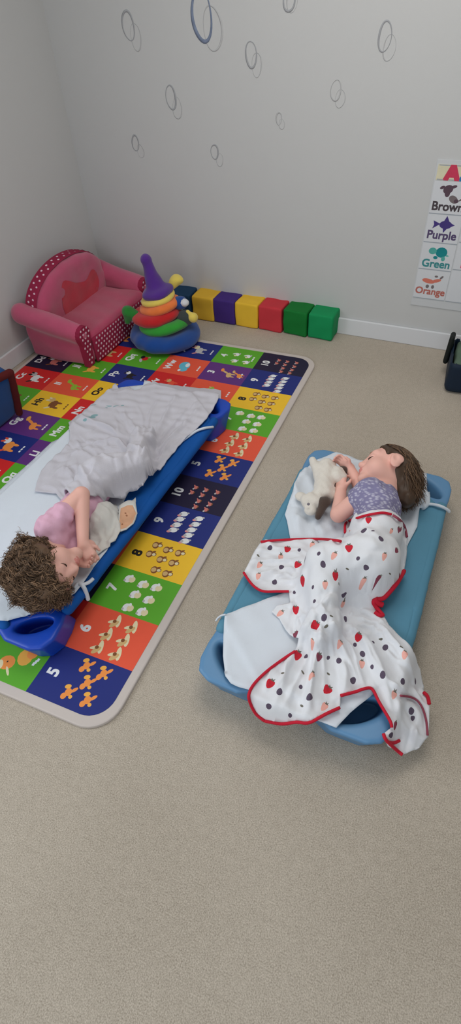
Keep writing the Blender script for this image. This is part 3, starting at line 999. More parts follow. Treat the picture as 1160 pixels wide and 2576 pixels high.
for x, y, c, lab, yaw, key, dz in blocks:
    m = mat('foam_' + key, c, 0.75, 0.05, 25, 0.1, 300)
    s = SDF(0.005)
    s.add(RBox((x, y, BW / 2 + 0.001), (BW / 2, BW / 2 * 0.92, BW / 2), 0.008, frame_yaw(yaw + PSI)))
    o = sdf_obj('foam_block', s, m, None, wav(int(abs(x) * 1000), 0.12, 0.0016, 5), 1)
    tag(o, lab, 'foam block', 'foam blocks in a row along the wall')

# ================================================================ pink sofa for children
m_pink = mat('pink_plush', (192, 80, 114), 0.95, 0.16, 14, 0.35, 260, 0.1, 0.4)
m_pink_seat = mat('pink_plush_seat', (186, 66, 100), 0.95, 0.16, 14, 0.35, 260, 0.1, 0.4)
m_pink_red = mat('rose_red_print', (196, 34, 60), 0.95, 0.18, 20, 0.3, 260, 0.1, 0.3)
m_dot = mat('dot_white', (238, 206, 220), 0.9, 0.05, 40)
m_dotbase = mat('dotted_rose_fabric', (152, 36, 70), 0.9, 0.08, 30)
SF = np.array([-1.260, -0.088, 0.0165]); SA = -0.035        # base centre, yaw ; local x = to the front, local y = along the width (towards the back wall)
SU = np.array([math.cos(SA), math.sin(SA), 0]); SV = np.array([-math.sin(SA), math.cos(SA), 0])
SR = np.array([SU, SV, ZZ])
def sp(x, y, z): return SF + SU * x + SV * y + ZZ * z
sofa = thing('toddler_sofa', 'pink plush toddler sofa with polka dot front in the room corner', 'sofa', SF)
hw = 0.345
noi = wav(5, 0.16, 0.004, 7)
s = SDF(0.008)
s.add(RBox(sp(0.02, 0, 0.04), (0.165, hw - 0.05, 0.04), 0.02, SR))
sdf_obj('base', s, m_pink, sofa, noi)
s = SDF(0.008)
s.add(RBox(sp(0.03, 0, 0.105), (0.168, hw - 0.075, 0.055), 0.03, SR))
sdf_obj('seat_cushion', s, m_pink_seat, sofa, noi)
def lean(deg):
    a = math.radians(deg)
    return np.array([SU * math.cos(a) + ZZ * math.sin(a) * 1.0, SV, -SU * math.sin(a) + ZZ * math.cos(a)])
# arched back rest: rounded slab whose top is a half ellipse
class Back:
    def __init__(s, c, R, hwid, h0, rise, th): s.c = np.array(c); s.R = R; s.w = hwid; s.h0 = h0; s.rise = rise; s.th = th
    def bounds(s):
        e = np.abs(s.R.T) @ np.array([s.th, s.w, s.h0 + s.rise]); return s.c - e, s.c + e
    def d(s, P):
        q = (P - s.c) @ s.R.T
        x, y, z = q[..., 0], q[..., 1], q[..., 2]
        top = np.sqrt((y / s.w) ** 2 + (np.maximum(z - s.h0, 0) / s.rise) ** 2) - 1
        a = np.maximum(np.where(z > s.h0, top * min(s.w, s.rise), np.abs(y) - s.w), -z)
        b = np.abs(x) - s.th
        r = 0.035
        return np.sqrt(np.maximum(a + r, 0) ** 2 + np.maximum(b + r, 0) ** 2) + np.minimum(np.maximum(a + r, b + r), 0) - r
bR = lean(-6)
s = SDF(0.008).add(Back(sp(-0.130, 0.0, 0.02), bR, hw - 0.055, 0.228, 0.160, 0.052))
back = sdf_obj('backrest', s, m_pink, sofa, noi)
def on_back(y, z, x=0.057): return sp(-0.130, 0, 0.02) + bR[0] * x + bR[1] * y + bR[2] * z
# printed patch on the back: plain red and pink shapes
for nm, loop, m in (('red_print', [(-.12, .13), (.0, .12), (.14, .13), (.20, .2), (.16, .28), (.08, .25), (.0, .27), (-.10, .32), (-.14, .25)], m_pink_red),):
    lp = smooth_line([(a, b) for a, b in loop], 5, True)
    inner = [(a, b) for a in np.arange(-.2, .2, .02) for b in np.arange(.1, .4, .02) if inpoly(np.array([a]), np.array([b]), lp)[0]]
    V, Tt, _ = cdt_print([tuple(p) for p in lp], [], np.array(inner))
    vs = [on_back(a, b, 0.058) for a, b in V] ; n = len(vs)
    o = mesh_obj(nm, vs, [tuple(t) for t in Tt], m, back)
    md = o.modifiers.new('wrap', 'SHRINKWRAP'); md.target = back; md.wrap_method = 'NEAREST_SURFACEPOINT'; md.offset = 0.0015
def dots_mesh(name, pts, nrm, r, m, parent):
    """little domed dots on a surface"""
    vs, fs = [], []
    for p, n_ in zip(pts, nrm):
        n_ = n_ / np.linalg.norm(n_); t = np.cross(n_, ZZ if abs(n_[2]) < .9 else SU); t /= np.linalg.norm(t); b = np.cross(n_, t)
        i0 = len(vs)
        vs.append(p + n_ * 0.0015)
        for k in range(8):
            a = 2 * PI * k / 8; vs.append(p + r * (math.cos(a) * t + math.sin(a) * b))
        for k in range(8): fs.append((i0, i0 + 1 + k, i0 + 1 + (k + 1) % 8))
    join_into(parent, mesh_obj(name, vs, fs, m, None))
for sd, lab in ((-1, None), (1, None)):
    s = SDF(0.008)
    y = sd * (hw - 0.04)
    s.add(RBox(sp(0.0, y * .985, 0.085), (0.183, 0.030, 0.085), 0.02, SR))
    s.add(Rcone(sp(-0.178, y * 1.04, 0.232), sp(0.142, y * 1.02, 0.172), 0.053, 0.050), 0.03)
    arm = sdf_obj('armrest', s, m_pink, sofa, noi)
    # dotted end panel of the arm
    loop = [(-0.026, 0.0), (0.026, 0.0), (0.03, 0.12)] + [(0.046 * math.cos(t), 0.17 + 0.046 * math.sin(t)) for t in np.linspace(-.5, PI + .5, 12)] + [(-0.03, 0.12)]
    vs = [sp(0.190, y * 1.0 + a, b) for a, b in loop]
    vs2 = [p - SU * 0.03 for p in vs]
    n = len(vs)
    panel = mesh_obj('arm_front_panel', vs + vs2, [tuple(range(n))] + [(k, k + n, (k + 1) % n + n, (k + 1) % n) for k in range(n)], m_dotbase, arm, None, False)
    pts = []
    for i in range(-2, 3):
        for j in range(0, 10):
            a = i * 0.024 + (0.012 if j % 2 else 0); b = 0.016 + j * 0.023
            if inpoly(np.array([a]), np.array([b]), [(x * .85, z * .97 + .003) for x, z in loop])[0]:
                pts.append(sp(0.1905, y * 1.0 + a, b))
    dots_mesh('polka_dots', pts, [SU] * len(pts), 0.0062, m_dot, panel)
# dotted front panel under the seat
pan = None
vs = []
bm = box_bm((0.19, -hw + 0.075, 0.002), (0.208, hw - 0.07, 0.134), 0.006, 2)
for v in bm.verts: v.co = Vector(sp(*v.co))
pan = bm_obj('front_panel', bm, m_dotbase, sofa, True)
pts = [sp(0.2085, -hw + 0.09 + i * 0.026 + (0.013 if j % 2 else 0), 0.016 + j * 0.0225) for i in range(20) for j in range(6) if -hw + 0.09 + i * 0.026 + (0.013 if j % 2 else 0) < hw - 0.085]
dots_mesh('polka_dots', pts, [SU] * len(pts), 0.0064, m_dot, pan)
# dotted band round the edge of the back
edge = []
for t in np.linspace(0, PI, 40):
    edge.append((math.cos(t) * (hw - 0.05), 0.228 + 0.165 * math.sin(t)))
edge = [(hw - 0.05, 0.16)] + edge + [(-hw + 0.05, 0.16)]
vs, fs = [], []
for i, (y, z) in enumerate(edge):
    for xx, k in ((-0.056, 1.0), (-0.03, 1.012), (0.0, 1.012), (0.012, 0.995)):
        zz = 0.235 + (z - 0.235) * k if z > 0.235 else z
        vs.append(on_back(y * k, zz, xx))
for i in range(len(edge) - 1):
    for q in range(3):
        a = i * 4 + q; fs.append((a, a + 4, a + 5, a + 1))
band = mesh_obj('dotted_edge_band', vs, fs, m_dotbase, sofa)
pts, nr = [], []
for i in range(0, len(edge) - 1):
    y, z = edge[i]
    for xx in ((-0.034,) if i % 2 else (-0.008,)):
        k = 1.014 if xx < 0.03 else 0.992
        zz = 0.235 + (z - 0.235) * k if z > 0.235 else z
        pts.append(on_back(y * k, zz, xx)); nr.append(bR[1] * (y / 0.3) + bR[2] * max(0.0, (z - 0.235) / 0.19) + (bR[0] * 0.9 if xx > 0.03 else 0))
dots_mesh('polka_dots', pts, nr, 0.0062, m_dot, band)

# ================================================================ soft stacking rings
K = np.array([-0.845, -0.045, MAT_Z])
def tilt_axes(tx, ty):
    n = np.array([tx, ty, 1.0]); n /= np.linalg.norm(n)
    a = np.cross(np.array([0, 1.0, 0]), n); a /= np.linalg.norm(a)
    return np.array([a, np.cross(n, a), n])
def fabric(k, c): return mat('plush_' + k, c, 0.95, 0.12, 25, 0.35, 320, 0.1, 0.3)
P_blue = fabric('blue', (16, 70, 146)); P_green = fabric('green', (48, 156, 50)); P_red = fabric('red', (196, 30, 34)); P_orange = fabric('orange', (238, 124, 58))
P_yellow = fabric('yellow', (232, 208, 96)); P_purple = fabric('purple', (84, 42, 138)); P_white = fabric('white', (220, 222, 226)); P_grey = fabric('grey', (58, 66, 66)); P_dgreen = fabric('leaf_green', (40, 128, 48))
def ring(lab, c, R, r, ax, m, seed, sq=0.8):
    s = SDF(0.005).add(Torus(c, R, r, ax, sq))
    o = sdf_obj('stacking_ring', s, m, None, wav(seed, 0.11, 0.003, 6))
    return tag(o, lab, 'stacking ring', 'soft stacking rings')
r1 = ring('big blue plush ring at the bottom of the stack', K + (.008, 0, .050), .132, .060, tilt_axes(.02, .03), P_blue, 1)
r2 = ring('green plush ring lying on the big blue ring', K + (.018, .0, .122), .098, .043, tilt_axes(-.12, .0), P_green, 2, .7)
r3 = ring('red plush ring in the middle of the stack', K + (-.026, -.004, .172), .088, .046, tilt_axes(-.15, -.02), P_red, 3, .75)
r4 = ring('orange plush ring between the red and yellow rings', K + (-.002, .01, .222), .074, .037, tilt_axes(-.22, -.03), P_orange, 4, .7)
r5 = ring('yellow plush ring just below the purple cone', K + (-.012, .014, .262), .068, .029, tilt_axes(-.22, -.05), P_yellow, 5, .7)
# animal shaped ends sewn to the rings
def knob(name, prims, m, parent, seed=9):
    s = SDF(0.004)
    for p, k, mi in prims: s.add(p, k, mi)
    return sdf_obj(name, s, m, parent, wav(seed, 0.05, 0.001, 4))
q = K + (-.150, -.055, .185)
knob('green_fin', [(Rcone(q + (.03, .0, -.02), q + (-.012, -.012, .012), .030, .032), 0, 0), (Rcone(q + (-.01, -.01, .0), q + (-.02, -.02, -.045), .026, .018), .02, 0)], P_dgreen, r3)
q = K + (.105, .035, .235)
knob('blue_head', [(Ell(q, (.042, .038, .036)), 0, 0), (Ell(q + (.036, -.012, .012), (.022, .022, .020)), .006, 1)], [P_blue, P_white], r4)
q = K + (.135, .02, .160)
knob('grey_head', [(Ell(q, (.048, .042, .042)), 0, 0)], P_grey, r2)
q = K + (.185, .012, .17)
knob('yellow_nose', [(Ell(q, (.026, .026, .028)), 0, 0), (Rcone(q, q + (-.03, .004, .03), .012, .010), .01, 0)], P_yellow, r2)
q = K + (.055, .115, .325)
knob('yellow_head', [(Ell(q, (.036, .032, .028)), 0, 0), (Rcone(q, q + (-.045, -.06, -.055), .022, .02), .02, 0)], P_yellow, r5)
# purple cone on top
c0 = K + (-.012, .018, .294)
s = SDF(0.005)
s.add(Torus(c0, .056, .030, tilt_axes(-.2, -.05), .8))
s.add(Rcone(c0 + (-.002, -.002, -.006), c0 + (-.045, .012, .160), .054, .024), .035)
s.add(Ell(c0 + (-.046, .012, .170), (.025, .025, .026)), .015)
o = sdf_obj('stacking_cone', s, P_purple, None, wav(8, 0.1, 0.003, 6))
tag(o, 'purple pointed plush cone on top of the stacked rings', 'toy')
for o_ in [q for q in bpy.data.objects if q.name.startswith('stacking_')]:      # the stuffed rings sag under their own weight
    for m_ in [o_] + list(o_.children):
        for v in m_.data.vertices:
            v.co.z = MAT_Z + (v.co.z - MAT_Z) * 0.915; v.co.x += 0.012

# ================================================================ dark tub at the right edge and blue padded seat at the left edge
m_tub = mat('navy_tub', (16, 34, 54), 0.6, 0.12, 12, 0.1, 200)
m_strap = mat('black_strap', (14, 20, 18), 0.6, 0.1, 20)
m_lidgreen = mat('grey_green_lining', (92, 112, 96), 0.8, 0.1, 20)
m_pale = mat('pale_button', (190, 196, 196), 0.6, 0.05, 20)
tubc = np.array([0.80, 0.055, 0.0])
tub = thing('storage_tub', 'dark navy storage tub with black handle straps at the right edge of the photo', 'storage tub', tubc)
YA = frame_yaw(0.06)
s = SDF(0.007).add(RBox(tubc + (0, 0, .08), (.150, .13, .08), .03, YA)).cut(RBox(tubc + (0, 0, .17), (.138, .118, .10), .02, YA))
sdf_obj('tub_body', s, m_tub, tub)
s = SDF(0.007).add(RBox(tubc + (0.005, 0.005, .105), (.135, .115, .04), .02, YA))
sdf_obj('green_lining', s, m_lidgreen, tub, wav(3, .1, .004))
for (a, b, c_) in (((-.165, .045, .07), (-.16, .05, .19), .024), ((-.06, .125, .12), (-.05, .13, .195), .022)):
    s = SDF(0.005)
    u = np.array(b) - np.array(a); L_ = np.linalg.norm(u); u /= L_
    t = np.cross(u, (0, 1.0, 0)); t /= np.linalg.norm(t)
    s.add(RBox(tubc + (np.array(a) + np.array(b)) / 2, (.012, .035, L_ / 2 + .01), .011, np.array([t, np.cross(u, t), u])))
    sdf_obj('handle_strap', s, m_strap, tub)
s = SDF(0.004).add(Ell(tubc + (-.115, .075, .165), (.012, .012, .010)))
sdf_obj('snap_button', s, m_pale, tub)

m_bluefab = mat('blue_fabric', (14, 66, 124), 0.9, 0.14, 10, 0.3, 300, 0.1, 0.15)
m_maroon = mat('maroon_trim', (88, 24, 24), 0.9, 0.1, 30, 0.2, 300)
BC = np.array([-1.327, -1.023, MAT_Z])
seat = thing('padded_seat', 'blue padded kids seat with maroon edge at the left side of the mat', 'seat', BC)
R_ = frame_yaw(-0.22); tl_ = 0.23
R_ = np.array([R_[0] * math.cos(tl_) - ZZ * math.sin(tl_), R_[1], ZZ * math.cos(tl_) + R_[0] * math.sin(tl_)])
s = SDF(0.008).add(RBox(BC + (0.0, 0, .028) + R_[2] * .135, (.130, .16, .135), .035, R_)).cut(Half(BC + (0, 0, .001), ZZ))
sdf_obj('blue_padding', s, m_bluefab, seat, wav(31, .15, .004))
s = SDF(0.006)
ax, ay = R_[0], R_[1]
ring_pts = [BC + (0, 0, .028) + ax * .128 + ay * y + R_[2] * z for y, z in [(-.155, .022), (-.155, .23), (-.125, .262), (.125, .262), (.155, .23), (.155, .022)]]
ring_pts = smooth_line(ring_pts, 4)
for a, b in zip(ring_pts[:-1], ring_pts[1:]): s.add(Rcone(a, b, .017), .004)
sdf_obj('maroon_piping', s, m_maroon, seat)
# ================================================================ cots
class Cot:
    def __init__(s, c, yaw, w, l, z0, inset=0.0):
        s.c = np.array(c, float); s.w = w; s.l = l; s.z0 = z0; s.i = inset
        s.ex = np.array([math.cos(yaw), -math.sin(yaw)]); s.ey = np.array([math.sin(yaw), math.cos(yaw)])
    def p(s, x, y): return tuple(s.c + s.ex * x + s.ey * y)
    def sling(s, i=0.0):
        w, l = s.w - s.i - 0.02 - i, s.l - 0.045 - i
        q = [(w, -(l - .14)), (w, l - .14), (w - .17, l), (-(w - .17), l), (-w, l - .14), (-w, -(l - .14)), (-(w - .17), -l), (w - .17, -l)]
        return [s.p(*v) for v in q]
    def corner(s, sx, sy):
        q = [(.026 if s.i else .008, .155 if s.i else .19), (.010 if s.i else 0, .115), (0, .06), (.014, .020), (.05, .002), (.14, 0), (.205, .03), (.195, .072), (.07, .16)]
        return [s.p(sx * (s.w - a), sy * (s.l - b)) for a, b in q]
TOPZ = 0.128
def make_cot(root_name, label, cot, m_fab, m_pl, hole, rim, under):
    root = thing(root_name, label, 'cot', (cot.c[0], cot.c[1], under))
    s = SDF(0.006)
    s.add(Extr(cot.sling(), TOPZ - 0.016, TOPZ, 0.007))
    sdf_obj('sling', s, m_fab, root, wav(2, .25, .0012, 5))
    for sx in (-1, 1):
        s = SDF(0.006)
        pts = [(*cot.p(sx * (cot.w - cot.i - .022), y), TOPZ - 0.017 + (-0.004 if abs(y) < cot.l * .6 else 0)) for y in np.linspace(-(cot.l - .17), cot.l - .17, 9)]
        for a, b in zip(pts[:-1], pts[1:]): s.add(Rcone(a, b, .021), .004)
        sdf_obj('side_rail', s, m_fab, root, wav(4, .2, .0015, 5))
    for sy in (-1, 1):
        s = SDF(0.006).add(Rcone((*cot.p(-(cot.w - .17), sy * (cot.l - .045)), TOPZ - .018), (*cot.p(cot.w - .17, sy * (cot.l - .045)), TOPZ - .018), .018))
        sdf_obj('end_rail', s, m_fab, root)
        for sx in (-1, 1):
            poly = cot.corner(sx, sy)
            hc = cot.p(sx * (cot.w - .088), sy * (cot.l - .078))
            u = cot.ex * (-sx * .80) + cot.ey * (sy * .60)
            s = SDF(0.005).add(Extr(poly, under, TOPZ - .012, .012, [(hc, u, hole[0], hole[1])], tuple(-(cot.ex * sx * .16 + cot.ey * sy * .36))))
            sh = (cot.ex * sx * .16 + cot.ey * sy * .36) * (TOPZ - .012 - under - .012)
            s.add(Extr([tuple(np.array(q_) - sh) for q_ in poly], under, under + .012, .004), .003)
            sdf_obj('corner_leg', s, m_pl, root)
    return root
m_fab1 = mat('cot_blue_canvas', (8, 84, 164), 0.75, 0.05, 20, 0.15, 500, 0.25)
m_pl1 = mat('cot_blue_plastic', (16, 70, 186), 0.38, 0.03, 8, 0.0, 100, 0.5)
m_fab2 = mat('cot_slate_canvas', (90, 144, 170), 0.75, 0.04, 20, 0.15, 500, 0.25)
m_pl2 = mat('cot_slate_plastic', (96, 144, 186), 0.45, 0.03, 8, 0.0, 100, 0.45)
cot1 = Cot((-0.492, -1.273), 0.038, 0.292, 0.685, MAT_Z, 0.008)
cot2 = Cot((0.488, -1.336), 0.030, 0.272, 0.536, 0.0)
make_cot('daycare_cot', 'bright blue stackable cot standing on the colourful play mat', cot1, m_fab1, m_pl1, (.057, .025), 0, MAT_Z)
make_cot('daycare_cot', 'slate blue stackable cot standing on the bare carpet', cot2, m_fab2, m_pl2, (.070, .029), 0, 0.001)

# ================================================================ children
m_skin = mat('skin', (236, 184, 170), 0.6, 0.05, 14, 0.05, 200, 0.3, 0, 0.12)
m_lip = mat('lips', (220, 142, 134), 0.5, 0.05, 20)
m_lash = mat('lash_brown', (66, 46, 38), 0.8, 0.1, 40)
m_brow = mat('brow_brown', (140, 104, 82), 0.8, 0.1, 40)
m_nail = mat('finger_nail', (240, 196, 186), 0.4, 0.02, 20)
def nrm(v): v = np.array(v, float); return v / np.linalg.norm(v)
class Head:
    def __init__(h, c, F, U, sc=1.0):
        h.c = np.array(c, float); h.F = nrm(F); U = nrm(U); h.L = nrm(np.cross(U, h.F)); h.U = np.cross(h.F, h.L); h.s = sc
        h.R = np.array([h.F, h.L, h.U])
    def p(h, f, l, u): return h.c + h.s * (h.F * f + h.L * l + h.U * u)
    def e(h, f, l, u, rf, rl, ru): return Ell(h.p(f, l, u), np.array([rf, rl, ru]) * h.s, h.R)
    def build(h, s):
        s.add(h.e(-.012, 0, .022, .084, .067, .070), 0)
        s.add(h.e(.024, 0, -.032, .055, .052, .056), .03)
        for l in (-1, 1):
            s.add(h.e(.044, l * .030, -.036, .026, .026, .028), .02)          # cheek
            s.add(h.e(.056, l * .026, .022, .014, .026, .012), .014)           # brow ridge
            s.add(h.e(.062, l * .028, .002, .012, .016, .010), .006)           # closed lid
            s.add(h.e(-.006, l * .068, -.012, .020, .008, .030), .006)         # ear
            s.add(h.e(-.010, l * .074, -.004, .022, .006, .022), .004)
            s.cut(h.e(-.002, l * .081, -.008, .009, .006, .014), .005)
        s.add(h.e(.068, 0, -.080, .018, .022, .016), .02)                      # chin
        s.add(Rcone(h.p(.070, 0, .012), h.p(.086, 0, -.018), .007 * h.s, .010 * h.s), .012)
        s.add(h.e(.087, 0, -.020, .009, .010, .008), .006)
        for l in (-1, 1): s.add(h.e(.080, l * .009, -.023, .007, .006, .006), .004)
        s.add(h.e(.073, 0, -.048, .014, .022, .014), .012)
        s.add(h.e(.083, 0, -.043, .007, .015, .0045), .002, 1)
        s.add(h.e(.081, 0, -.052, .007, .013, .005), .002, 1)
    def face_details(h, parent):
        for l in (-1, 1):
            pts = [h.p(.074 - .010 * abs(t) ** 2, l * (.028 + .014 * t), -.004 - .004 * (1 - t * t)) for t in np.linspace(-1, 1, 9)]
            v, f = tube(pts, [.0012 * h.s * (1.6 - abs(t)) for t in np.linspace(-1, 1, 9)], 6)
            mesh_obj('eyelashes', v, f, m_lash, parent)
            pts = [h.p(.072 - .010 * (t + .3) ** 2, l * (.028 + .018 * t), .026 - .004 * t * t) for t in np.linspace(-1, 1, 9)]
            v, f = tube(pts, [.002 * h.s * (1.3 - abs(t)) for t in np.linspace(-1, 1, 9)], 6)
            mesh_obj('eyebrow', v, f, m_brow, parent)
def hand(s, w, d, n, t, k=1.0, curl=0.9):
    """palm, four fingers of different lengths with knuckle bends and a thumb; d to the fingertips, n out of the palm, t to the thumb side"""
    d = nrm(d); t = nrm(np.array(t) - d * np.dot(d, t)); n = np.cross(d, t) if np.dot(np.cross(d, t), n) > 0 else -np.cross(d, t)
    R = np.array([d, t, n])
    s.add(RBox(w + d * .026 * k, (.028 * k, .023 * k, .011 * k), .010 * k, R), .012)
    for i, (off, ln) in enumerate(((.0185, .90), (.0065, 1.0), (-.0055, .95), (-.017, .75))):
        b = w + d * .050 * k + t * off * k - n * .001
        a1, a2 = curl * .7, curl * 1.5
        d1 = d * math.cos(a1) + n * math.sin(a1) + t * off * 4; d1 = nrm(d1)
        d2 = d * math.cos(a2) + n * math.sin(a2); a3 = a2 + curl * .6; d3 = d * math.cos(a3) + n * math.sin(a3)
        p1 = b + d1 * .019 * ln * k; p2 = p1 + d2 * .014 * ln * k; p3 = p2 + d3 * .010 * ln * k
        s.add(Rcone(b - d * .012 * k, p1, .0062 * k, .0056 * k), .003)
        s.add(Rcone(p1, p2, .0056 * k, .0051 * k), .001)
        s.add(Rcone(p2, p3, .0051 * k, .0044 * k), .001)
    b = w + d * .012 * k + t * .018 * k + n * .004 * k
    p1 = b + nrm(d * .6 + t * .75 + n * .2) * .022 * k; p2 = p1 + nrm(d * .9 + t * .2 + n * .4) * .017 * k
    s.add(Rcone(b, p1, .0085 * k, .0064 * k), .006); s.add(Rcone(p1, p2, .0064 * k, .0050 * k), .002)

def hair_mesh(name, h, roots, flow, length, rad, mats, parent, seed, curl=0.0, npt=12, sides=5, lift=0.0, floor_z=0.14, hull=(.094, .080, .080), jit=.04):
    r = np.random.RandomState(seed)
    VS, FS, FM = [], [], []
    base = 0
    for root, nrmv in roots:
        L_ = length * r.uniform(.65, 1.1)
        p = root.copy(); dirv = nrm(flow(root) + nrmv * lift + r.normal(size=3) * .18)
        pts = [p.copy()]
        ph = r.uniform(0, 6.28); fr = r.uniform(1.4, 2.4); ca = curl * r.uniform(.6, 1.3)
        bias = r.normal(size=3) * .15
        u = nrm(np.cross(dirv, nrmv + 1e-6)); v = np.cross(dirv, u)
        cen = p.copy()
        for i in range(1, npt):
            t = i / (npt - 1)
            f = nrm(flow(cen) + bias + r.normal(size=3) * jit)
            dirv = nrm(dirv * .55 + f * .45)
            cen = cen + dirv * L_ / (npt - 1)
            # stay outside the skull
            q = h.R @ (cen - h.p(-.012, 0, .022)) / h.s
            k = np.sqrt((q[0] / hull[0]) ** 2 + (q[1] / hull[1]) ** 2 + (q[2] / hull[2]) ** 2)
            if k < 1: cen = h.p(-.012, 0, .022) + (cen - h.p(-.012, 0, .022)) / max(k, .3)
            if cen[2] < floor_z: cen[2] = floor_z
            a = ph + fr * 6.28 * t
            pp = cen + ca * t ** .5 * (math.cos(a) * u + math.sin(a) * v)
            pp[2] = max(pp[2], floor_z)
            pts.append(pp)
        rr = [rad * (1 - .75 * (i / (npt - 1)) ** 2) for i in range(npt)]
        vv, ff = tube(pts, rr, sides)
        VS += vv; FS += [tuple(a + base for a in f) for f in ff]; FM += [r.randint(len(mats))] * len(ff); base += len(vv)
    return mesh_obj(name, VS, FS, mats, parent, FM)
def scalp_roots(h, n, seed, keep, r_=(.088, .071, .074), o_=(-.012, 0, .022)):
    r = np.random.RandomState(seed); out = []
    while len(out) < n:
        q = nrm(r.normal(size=3))
        p = h.p(o_[0] + q[0] * r_[0], o_[1] + q[1] * r_[1], o_[2] + q[2] * r_[2])
        if keep(q) and p[2] > 0.14: out.append((p, nrm(h.R.T @ q)))
    return out
dotc = lambda a, b: float(np.dot(a, b))

# ---------------------------------------------------------------- child on the blue cot
H1 = Head(at(119, 1443, .228), (.93, .22, .16), (.27, -.96, .02))
N1 = np.array([-.362, -1.665, .215])
S1 = np.array([-.385, -1.632, .262]); S1b = np.array([-.360, -1.640, .175])
E1 = at(205, 1244, .292); W1 = at(209, 1372, .215)
E1b = np.array([-.285, -1.600, .172]); W1b = at(190, 1408, .175)
legs1 = [((-.392, -1.335, .228), (-.300, -1.225, .212), .054, .040), ((-.300, -1.225, .212), (-.385, -1.08, .182), .038, .026),
         ((-.392, -1.33, .19), (-.33, -1.19, .180), .053, .038), ((-.33, -1.19, .180), (-.41, -1.04, .168), .036, .026)]
feet1 = [(legs1[1][1], (-.352, -1.055, .178), .023, .018), (legs1[3][1], (-.378, -1.012, .165), .023, .018)]
torso1 = [((-.385, -1.575, .205), (.058, .085, .062)), ((-.398, -1.46, .200), (.058, .095, .056)), ((-.398, -1.35, .205), (.064, .08, .066))]
s = SDF(0.0028)
H1.build(s)
s.add(Rcone(H1.p(-.02, 0, -.05), N1, .034, .036), .02)
for c_, r_e in torso1: s.add(Ell(c_, np.array(r_e) - .006), .03)
s.add(Rcone(N1, S1, .034, .032), .02); s.add(Rcone(N1, S1b, .034, .032), .02)
for a, b, ra, rb_ in legs1: s.add(Rcone(a, b, ra, rb_), .012)
for a, b, ra, rb_ in feet1: s.add(Rcone(a, b, ra, rb_), .012)
s.add(Rcone(S1, E1, .033, .0265), .006); s.add(Rcone(E1, W1, .0265, .0175), .003)
s.add(Rcone(S1b, E1b, .030, .025), .006); s.add(Rcone(E1b, W1b, .025, .018), .003)
hand(s, W1, at(226, 1398, .195) - W1, (-.2, -.3, -.9), (.5, .9, .1), .92, 1.0)
hand(s, W1b, at(224, 1414, .178) - W1b, (-.1, .3, .9), (.3, .9, .3), .92, .7)
s.exact = True
kid1 = sdf_obj('person', s, [m_skin, m_lip], None)
tag(kid1, 'sleeping toddler with curly brown hair and pink shirt lying on the bright blue cot', 'person')
H1.face_details(kid1)
m_shirt1 = mat('pink_shirt', (224, 178, 200), 0.9, 0.05, 30, 0.25, 220, 0.15)
s = SDF(0.004)
for c_, r_e in torso1: s.add(Ell(c_, np.array(r_e) + .004), .03)
s.add(Rcone(N1 + (-.006, .010, .006), S1, .044, .040), .02); s.add(Rcone(N1 + (-.006, .010, 0), S1b, .042, .036), .02)
s.add(Rcone(S1, S1 + (E1 - S1) * .40, .041, .040), .012)
s.add(Rcone(S1b, S1b + (E1b - S1b) * .5, .037, .034), .012)
s.cut(Half(S1 + (E1 - S1) * .46, -(E1 - S1)), 0) if False else None
sdf_obj('shirt', s, m_shirt1, kid1, wav(14, .034, .0026, 9))
m_hA = [mat('hair_dark', (74, 56, 42), 0.55, 0.15, 60, 0, 100, 0.4), mat('hair_mid', (106, 82, 62), 0.55, 0.15, 60, 0, 100, 0.4), mat('hair_light', (146, 116, 90), 0.55, 0.15, 60, 0, 100, 0.4)]
kp = lambda q: (((-.010 + .094 * q[0]) - .040) * .86 - (.024 + .078 * q[2]) * .42) / .957 < .004
s = SDF(0.004).add(H1.e(-.010, 0, .024, .094, .082, .079)).add(H1.e(-.050, 0, -.034, .052, .070, .056), .03).add(H1.e(-.016, .060, -.012, .044, .034, .046), .02).add(H1.e(-.045, .02, -.072, .040, .055, .030), .02).both(Half(H1.p(.040, 0, 0), H1.F * .86 - H1.U * .42))
cap1 = sdf_obj('hair', s, m_hA[1], kid1, wav(21, .022, .0022, 9))
sw = [wav(71 + i, .045, 1.0, 6) for i in range(3)]
def flow1(p):
    n_ = nrm(p - H1.p(-.01, 0, .01)); f = -H1.F * .75 + np.array([float(w_(p)) for w_ in sw]) * .85
    return nrm(f - n_ * (f @ n_) * .85 + n_ * .06)
hair_mesh('curls', H1, scalp_roots(H1, 4200, 5, kp, (.097, .089, .082)) + scalp_roots(H1, 1300, 55, lambda q: q[0] < .75, (.064, .080, .072), (-.050, .012, -.038)), flow1, .052, .00125, m_hA, cap1, 6, .0062, 13, 4, .12, .142, (.094, .085, .080))
flow1b = lambda p: nrm(H1.F * .30 + H1.U * .1 - ZZ * .5 - nrm(p - H1.c) * .1)
hair_mesh('fringe', H1, scalp_roots(H1, 260, 8, lambda q: .20 < (q[0] * .8 - q[2] * .55) < .50 and q[2] > -.3, (.090, .080, .076)), flow1b, .035, .0011, m_hA, cap1, 9, .004, 10, 4, .2, .142)

